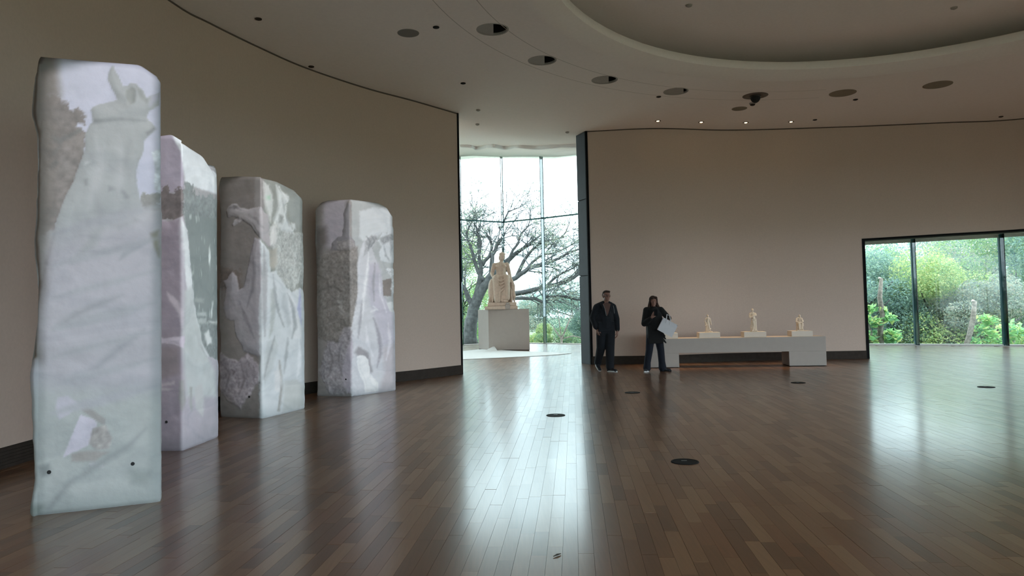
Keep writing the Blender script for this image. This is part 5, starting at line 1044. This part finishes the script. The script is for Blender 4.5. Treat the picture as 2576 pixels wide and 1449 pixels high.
b = MB(); b.add([(-0.085, y0, 0.12), (-0.08, y0, -0.13), (-0.08, y1, -0.13), (-0.085, y1, 0.155), (-0.062, 0.0, 0.13), (-0.055, 0, -0.12)], [(0, 1, 5, 4), (4, 5, 2, 3)]); sb = b.build('side_gusset', M['bag'], bag, (0, 0, 0)); sm = sb.modifiers.new('t', 'SOLIDIFY'); sm.thickness = 0.004
for yy in (y0 - 0.004, y1 + 0.004):
    b = MB(); b.tube([(0.02, yy, 0.08), (-0.02, yy, 0.17), (-0.045, yy + 0.02, 0.245), (0.01, yy + 0.02, 0.25), (0.07, yy, 0.18), (0.10, yy, 0.08)], 0.007, 6); b.build('handle', M['bag'], bag, (0, 0, 0))

# ------------------------------------------------------------------ outdoors
b = MB(); b.add([(-300, -200, -2.2), (400, -200, -2.2), (400, 420, -2.2), (-300, 420, -2.2)], [(0, 1, 2, 3)]); structure(b.build('ground', mat('garden_soil', (0.10, 0.13, 0.07), 1.0, var=0.3, scale=1.5)))
tz = [(p[0] * 1.0, p[1] + 0.1) for p in G1]
b = MB(); b.prism([(-11, 25.5)] + tz[1:-1] + [(8.5, 24.0), (10.5, 29.5), (2.5, 35.5), (-1.0, 35.8), (-8, 33.5)], -0.5, -0.32); structure(b.build('added_bounce_slab', mat('pale_bounce_slab', (0.55, 0.54, 0.52), 0.8, var=0.06, scale=2)))  # unseen pale slab added to bounce daylight onto the hall ceiling
# distant wooded hill, haze painted in as a pale blue-grey colour
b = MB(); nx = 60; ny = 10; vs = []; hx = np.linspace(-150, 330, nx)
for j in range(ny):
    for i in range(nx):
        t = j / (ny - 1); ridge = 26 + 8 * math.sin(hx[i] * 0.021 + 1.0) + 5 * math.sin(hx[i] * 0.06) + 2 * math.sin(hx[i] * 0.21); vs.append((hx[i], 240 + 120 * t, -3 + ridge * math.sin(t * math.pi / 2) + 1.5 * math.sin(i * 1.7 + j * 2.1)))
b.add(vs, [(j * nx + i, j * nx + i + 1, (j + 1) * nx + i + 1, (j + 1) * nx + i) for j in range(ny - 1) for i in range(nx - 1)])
structure(b.build('hill', mat('haze_painted_hillside', (0.56, 0.64, 0.68), 1.0, var=0.12, scale=0.15), smooth=True))
def leaves(name, blobs, n, size, mats, seed, parent, flat=0.5, shell=0.35):
    """n leaf blades scattered in ellipsoidal clumps: blobs = (x,y,z,rx,ry,rz)"""
    g = np.random.default_rng(seed); Bq = np.array(blobs, float); wgt = (Bq[:, 3] * Bq[:, 4] * Bq[:, 5]) ** (2 / 3); wgt /= wgt.sum()
    k = g.choice(len(Bq), n, p=wgt); d = g.normal(size=(n, 3)); d /= np.linalg.norm(d, axis=1)[:, None]; r = (shell + (1 - shell) * g.random(n)) ** 0.5
    c = Bq[k, :3] + d * r[:, None] * Bq[k, 3:6]
    nrm = g.normal(size=(n, 3)) + np.array([0, 0, flat * 2]); nrm /= np.linalg.norm(nrm, axis=1)[:, None]
    a = np.cross(nrm, g.normal(size=(n, 3))); a /= np.linalg.norm(a, axis=1)[:, None]; bb = np.cross(nrm, a); s = (size * (0.6 + 0.8 * g.random(n)))[:, None]
    V = np.stack([c - a * s * 0.5, c + bb * s * 0.24 - nrm * s * 0.06, c + a * s * 0.5, c - bb * s * 0.24 - nrm * s * 0.06], 1).reshape(-1, 3)
    V -= np.array(parent.location); F = np.arange(n * 4).reshape(-1, 4)
    me = quads(name, V, F, mats, g.integers(0, len(mats), n)); o = bpy.data.objects.new(name, me); COL.objects.link(o); o.parent = parent; o['kind'] = 'stuff'; return o
def crown(cx, cy_, cz, rx, ry, rz_, n, g, br=0.38):
    out = []
    for _ in range(n):
        d = g.normal(size=3); d /= np.linalg.norm(d); r = g.random() ** 0.4; s = br * (0.7 + 0.6 * g.random())
        out.append((cx + d[0] * r * rx, cy_ + d[1] * r * ry, cz + d[2] * r * rz_, rx * s, ry * s, rz_ * s * 0.8))
    return out
GROUND = -2.2
def tree(px, y, z_mid, rx, rz_, n, size, pal, seed, label, bark='bark', blobs=16, name='leafy_tree', group='trees behind the low window', trunk_r=0.14, flat=0.5):
    g = np.random.default_rng(seed); c = at_y(px, 760, y); e = empty(name, (c[0], y, GROUND)); tag(e, label, 'tree' if 'shrub' not in name else 'shrub', group)
    b = MB()
    b.tube([(c[0], y, GROUND), (c[0] + 0.1, y + 0.05, (GROUND + z_mid) / 2), (c[0] - 0.05, y, z_mid)], [trunk_r, trunk_r * 0.8, trunk_r * 0.5], 8)
    for i in range(7):
        a = g.random() * 6.28; L = rx * (0.5 + 0.4 * g.random()); z0 = GROUND + (z_mid - GROUND) * (0.5 + 0.5 * g.random()); b.tube([(c[0], y, z0), (c[0] + L * 0.5 * math.cos(a), y + L * 0.5 * math.sin(a), z0 + rz_ * 0.2), (c[0] + L * math.cos(a), y + L * math.sin(a), z0 + rz_ * 0.45)], [trunk_r * 0.4, trunk_r * 0.25, 0.02], 6)
    b.build('trunk', M[bark], e, smooth=True)
    leaves('foliage', crown(c[0], y, z_mid, rx, rx * 0.8, rz_, blobs, g), int(n * 3.4), size * 0.5, LV[pal], seed, e, flat); return e
# behind the low window
tree(2150, 30.5, 0.9, 2.6, 2.9, 13000, 0.20, 'blue', 11, 'blue-green tree behind the first pane of the low window', blobs=22)
tree(2235, 36, 1.6, 3.2, 3.0, 13000, 0.20, 'mid', 12, 'broad light green tree top in the first pane of the low window', blobs=24)
tree(2350, 30, 0.6, 2.8, 3.0, 14000, 0.19, 'yellow', 13, 'yellow-green bushy tree in the middle pane of the low window', blobs=24)
tree(2430, 35, 2.4, 2.6, 2.6, 9000, 0.16, 'grey', 14, 'greyish half bare tree high in the middle pane', blobs=20)
tree(2480, 28.5, 0.2, 2.2, 2.2, 9000, 0.19, 'grey', 15, 'dull green shrubby tree low by the second mullion', blobs=18)
tree(2560, 31, 1.6, 3.2, 3.0, 13000, 0.2, 'mid', 16, 'green tree behind the last pane on the right', blobs=24)
tree(2700, 30, 1.4, 3.2, 3.2, 10000, 0.22, 'blue', 17, 'dark green tree beyond the right end of the view', blobs=22)
tree(2050, 33, 1.3, 3.2, 3.0, 6000, 0.24, 'blue', 18, 'blue-green tree mostly hidden by the back wall', blobs=22)
tree(2300, 45, 2.2, 6.0, 3.6, 9000, 0.34, 'blue', 19, 'large hazy tree far behind the first mullion', blobs=26)
tree(2500, 46, 3.2, 6.5, 4.2, 9000, 0.34, 'blue', 20, 'large hazy tree far behind the second mullion', blobs=26)
tree(2680, 44, 3.6, 6.0, 4.4, 7000, 0.36, 'mid', 25, 'large tree far behind the right edge of the view', blobs=26)
# lopped trunks with fresh leaves
def lopped(pts, rad, label, leaf_at, seed, fork=None):
    P = [at_y(x, y_, d) for x, y_, d in pts]; e = empty('lopped_tree', (P[0][0], P[0][1], GROUND)); tag(e, label, 'tree', 'lopped trees outside the low window')
    b = MB(); b.tube([(P[0][0], P[0][1], GROUND)] + P, [rad[0] * 1.15] + rad, 10); b.build('trunk', M['bark_pale'], e, smooth=True)
    if fork:
        Q = [at_y(x, y_, d) for x, y_, d in fork]; b = MB(); b.tube([(Q[0][0], Q[0][1], GROUND)] + Q, [rad[0] * 1.1] + [rad[0] * 0.9] * (len(Q) - 1) + [rad[-1]], 10); b.build('fork', M['bark_pale'], e, smooth=True)
    t = P[-1]; b = MB(); b.tube([t - np.array([0, 0, 0.03]), t + np.array([-0.09, 0, 0.02])], rad[-1] * 0.6, 10); b.build('cut_stub', M['cut_wood'], e)
    bl2 = [(*at_y(x, y_, d), rr, rr, rr * 0.7) for x, y_, d, rr in leaf_at]; leaves('fresh_leaves', bl2, 90 * len(bl2), 0.21, LV['bright'], seed, e, 0.8, 0.1); return e
lopped([(2216, 872, 26), (2214, 830, 26), (2220, 792, 26), (2213, 750, 26), (2217, 700, 26)], [0.11, 0.10, 0.085, 0.085, 0.06], 'forked lopped trunk with fresh leaves in the first pane', [(2190, 775, 26, 0.22), (2205, 810, 26, 0.3), (2235, 800, 26, 0.28), (2182, 845, 26, 0.35), (2240, 845, 26, 0.4), (2175, 800, 26, 0.2), (2225, 780, 26, 0.15), (2195, 868, 26, 0.3)], 31, [(2192, 872, 26), (2186, 832, 26), (2172, 800, 26), (2178, 770, 26)])
lopped([(2430, 872, 26), (2440, 838, 26), (2448, 800, 26), (2452, 757, 26)], [0.10, 0.095, 0.09, 0.07], 'leaning lopped trunk in the middle pane', [(2475, 800, 26, 0.25), (2480, 830, 26, 0.4), (2500, 855, 26, 0.4), (2455, 862, 26, 0.3), (2492, 805, 26, 0.3), (2545, 830, 26, 0.5), (2565, 850, 26, 0.5)], 32)
# behind the tall glazing: big spreading bare tree
D = 39.0
def A5(x, y, d=0.0): return at_y(1140 + x / 3.814, 580 + y / 3.814, D + d)
def A4(x, y, d=0.0): return at_y(1140 + x / 4.025, 260 + y / 4.025, D + d)
bt = at_y(1185, 872, D); big_tree = empty('spreading_tree', (bt[0], bt[1], GROUND)); tag(big_tree, 'large bare spreading tree with grey limbs behind the tall window', 'tree')
limbs = [
 ([A5(170, 1120), A5(165, 960), A5(185, 820), A5(215, 690), A5(265, 590), A5(320, 500), A5(380, 410), A5(470, 330, .5), A5(590, 230, 1), A5(700, 150, 1), A5(850, 40, 1)], [.42, .36, .33, .30, .26, .24, .20, .16, .12, .09, .04]),
 ([A5(200, 760), A5(150, 640), A5(110, 560), A5(60, 480)], [.18, .14, .11, .07]),
 ([A5(225, 660), A5(245, 520), A5(262, 420), A5(270, 340), A5(250, 240), A5(262, 120), A5(235, 20), A4(215, 1210)], [.2, .16, .13, .11, .09, .08, .06, .03]),
 ([A5(270, 340), A5(340, 250), A5(370, 150), A5(330, 60), A4(240, 1340), A4(280, 1180)], [.10, .09, .08, .07, .05, .02]),
 ([A5(370, 420), A5(380, 240), A5(430, 130), A5(480, 40), A4(500, 1260), A4(560, 1100), A4(680, 1060)], [.14, .11, .10, .08, .06, .04, .02]),
 ([A5(520, 480, -1), A5(600, 460, -1), A5(700, 385, -1), A5(800, 330, -1), A5(930, 300, -1), A5(1100, 220, -1), A5(1250, 160, -1)], [.14, .13, .12, .10, .08, .06, .03]),
 ([A5(480, 620, -1), A5(620, 600, -1), A5(720, 580, -1), A5(900, 530, -1), A5(1060, 500, -1), A5(1220, 410, -1), A5(1330, 330, -1)], [.15, .14, .13, .12, .11, .08, .05]),
 ([A5(500, 660, -1.5), A5(640, 650, -1.5), A5(780, 650, -1.5), A5(880, 690, -1.5), A5(900, 640, -1.5), A5(1050, 640, -1.5), A5(1200, 668, -1.5), A5(1330, 640, -1.5)], [.10, .10, .09, .07, .07, .07, .06, .03]),
 ([A5(600, 460), A5(680, 300), A5(760, 180), A5(900, 100), A5(1040, 70), A4(1180, 1230)], [.10, .09, .07, .06, .05, .02]),
 ([A5(320, 500), A5(240, 400), A5(180, 180), A5(130, 20), A4(190, 1200), A4(230, 1030)], [.12, .10, .08, .06, .04, .02]),
 ([A5(700, 385), A5(760, 300), A5(880, 230), A5(1000, 210), A5(1180, 100)], [.08, .07, .06, .04, .02]),
 ([A5(900, 530, -1), A5(1000, 440, -1), A5(1120, 380, -1), A5(1260, 300, -1)], [.07, .06, .04, .02]),
 ([A5(520, 400), A5(540, 260), A5(620, 120), A5(660, 20), A4(760, 1250), A4(780, 1120)], [.09, .08, .06, .05, .03, .015]),
]
g = np.random.default_rng(77); b = MB(); twigs = MB(); tips = []
for pts, rad in limbs:
    pp = spline(pts, 0.45); rr = np.interp(np.linspace(0, 1, len(pp)), np.linspace(0, 1, len(rad)), rad); pp = pp + g.normal(0, 0.02, pp.shape); b.tube(pp, list(rr), 8)
    for i in range(3, len(pp)):
        if rr[i] < 0.13:
            for _ in range(3 if rr[i] < 0.09 else 2):
                d0 = pp[i] - pp[i - 1]; d0 /= np.linalg.norm(d0); d1 = d0 * 0.7 + g.normal(0, 0.55, 3) + np.array([0, 0, 0.22]); d1 /= np.linalg.norm(d1); L = 0.6 + 1.1 * g.random(); p0 = pp[i]; q1 = p0 + d1 * L * 0.5 + g.normal(0, .05, 3); q2 = q1 + (d1 + g.normal(0, 0.3, 3)) * L * 0.5
                r0 = max(0.018, rr[i] * 0.35); twigs.tube([p0, q1, q2], [r0, r0 * 0.7, 0.008], 5)
                for _k in range(4):
                    d2 = d1 + g.normal(0, 0.6, 3); q3 = q1 + d2 * (0.3 + 0.4 * g.random()); twigs.tube([q1, q3, q3 + (d2 + g.normal(0, .5, 3)) * 0.25], [r0 * 0.6, 0.009, 0.006], 4); tips.append(q3)
                tips.append(q2)
b.build('limbs', M['bark'], big_tree, smooth=True); tw = twigs.build('twigs', M['twig'], big_tree); tw['kind'] = 'stuff'
tips = np.array(tips); wx, wy = proj(tips); keep = ((wx > 1340) & (g.random(len(tips)) < 0.75)) | ((wx < 1215) & (g.random(len(tips)) < 0.25)) | (g.random(len(tips)) < 0.16)
leaves('sparse_leaves', [(*p, 0.34, 0.34, 0.13) for p in tips[keep]], 15000, 0.105, LV['grey'], 41, big_tree, 1.0, 0.0)
T1 = 'trees behind the tall window'
tree(1165, 45, 3.0, 2.6, 3.4, 9000, 0.2, 'yellow', 51, 'yellow-green tree at the left edge of the tall window', group=T1)
tree(1215, 47, 0.8, 2.2, 2.2, 6000, 0.2, 'bright', 52, 'fresh green tree behind the big bare trunk', group=T1)
tree(1105, 44, 3.0, 3.0, 4.0, 4000, 0.22, 'mid', 53, 'green tree mostly hidden by the left wall', group=T1)
tree(1300, 60, 0.2, 4.0, 1.9, 6000, 0.24, 'grey', 54, 'hazy dull green tree far behind the pedestal', group=T1)
tree(1450, 62, 1.2, 4.5, 2.3, 7000, 0.26, 'blue', 55, 'hazy blue-green tree low at the right of the tall window', group=T1)
S1 = 'shrubs behind the tall window'
tree(1350, 37, -0.5, 1.0, 0.95, 3200, 0.16, 'yellow', 56, 'low yellow-green shrub right of the pedestal', name='garden_shrub', group=S1, trunk_r=0.05)
tree(1405, 36, -0.35, 1.1, 1.0, 3600, 0.16, 'mid', 57, 'green shrub with pale bare stems behind the last pane', name='garden_shrub', group=S1, trunk_r=0.05)
tree(1455, 37, -0.25, 1.2, 1.2, 3800, 0.16, 'blue', 58, 'dark green shrub beside the clad column', name='garden_shrub', group=S1, trunk_r=0.05)
tree(1510, 38, 0.2, 1.6, 1.6, 3000, 0.18, 'mid', 60, 'green shrub mostly hidden behind the clad column', name='garden_shrub', group=S1, trunk_r=0.05)
tree(1240, 42, -0.6, 1.6, 1.0, 3000, 0.18, 'mid', 59, 'low green shrub behind the pedestal', name='garden_shrub', group=S1, trunk_r=0.05)
# pale bare sapling at the right of the tall window
sp0 = A5(1040, 1040, -5); e = empty('bare_sapling', (sp0[0], sp0[1], GROUND)); tag(e, 'pale bare forked sapling among the shrubs behind the tall window', 'tree')
b = MB(); b.tube([(sp0[0], sp0[1], GROUND), sp0, A5(1090, 920, -5), A5(1150, 780, -5)], [0.06, 0.05, 0.04, 0.015], 7); b.tube([sp0, A5(980, 960, -5), A5(950, 900, -5)], [0.04, 0.03, 0.012], 6); b.tube([sp0, A5(1020, 900, -5), A5(1000, 720, -5)], [0.03, 0.025, 0.01], 6); b.tube([sp0, A5(1150, 1010, -5), A5(1240, 1030, -5)], [0.03, 0.025, 0.012], 6); b.build('branches', M['bark_pale'], e, smooth=True)
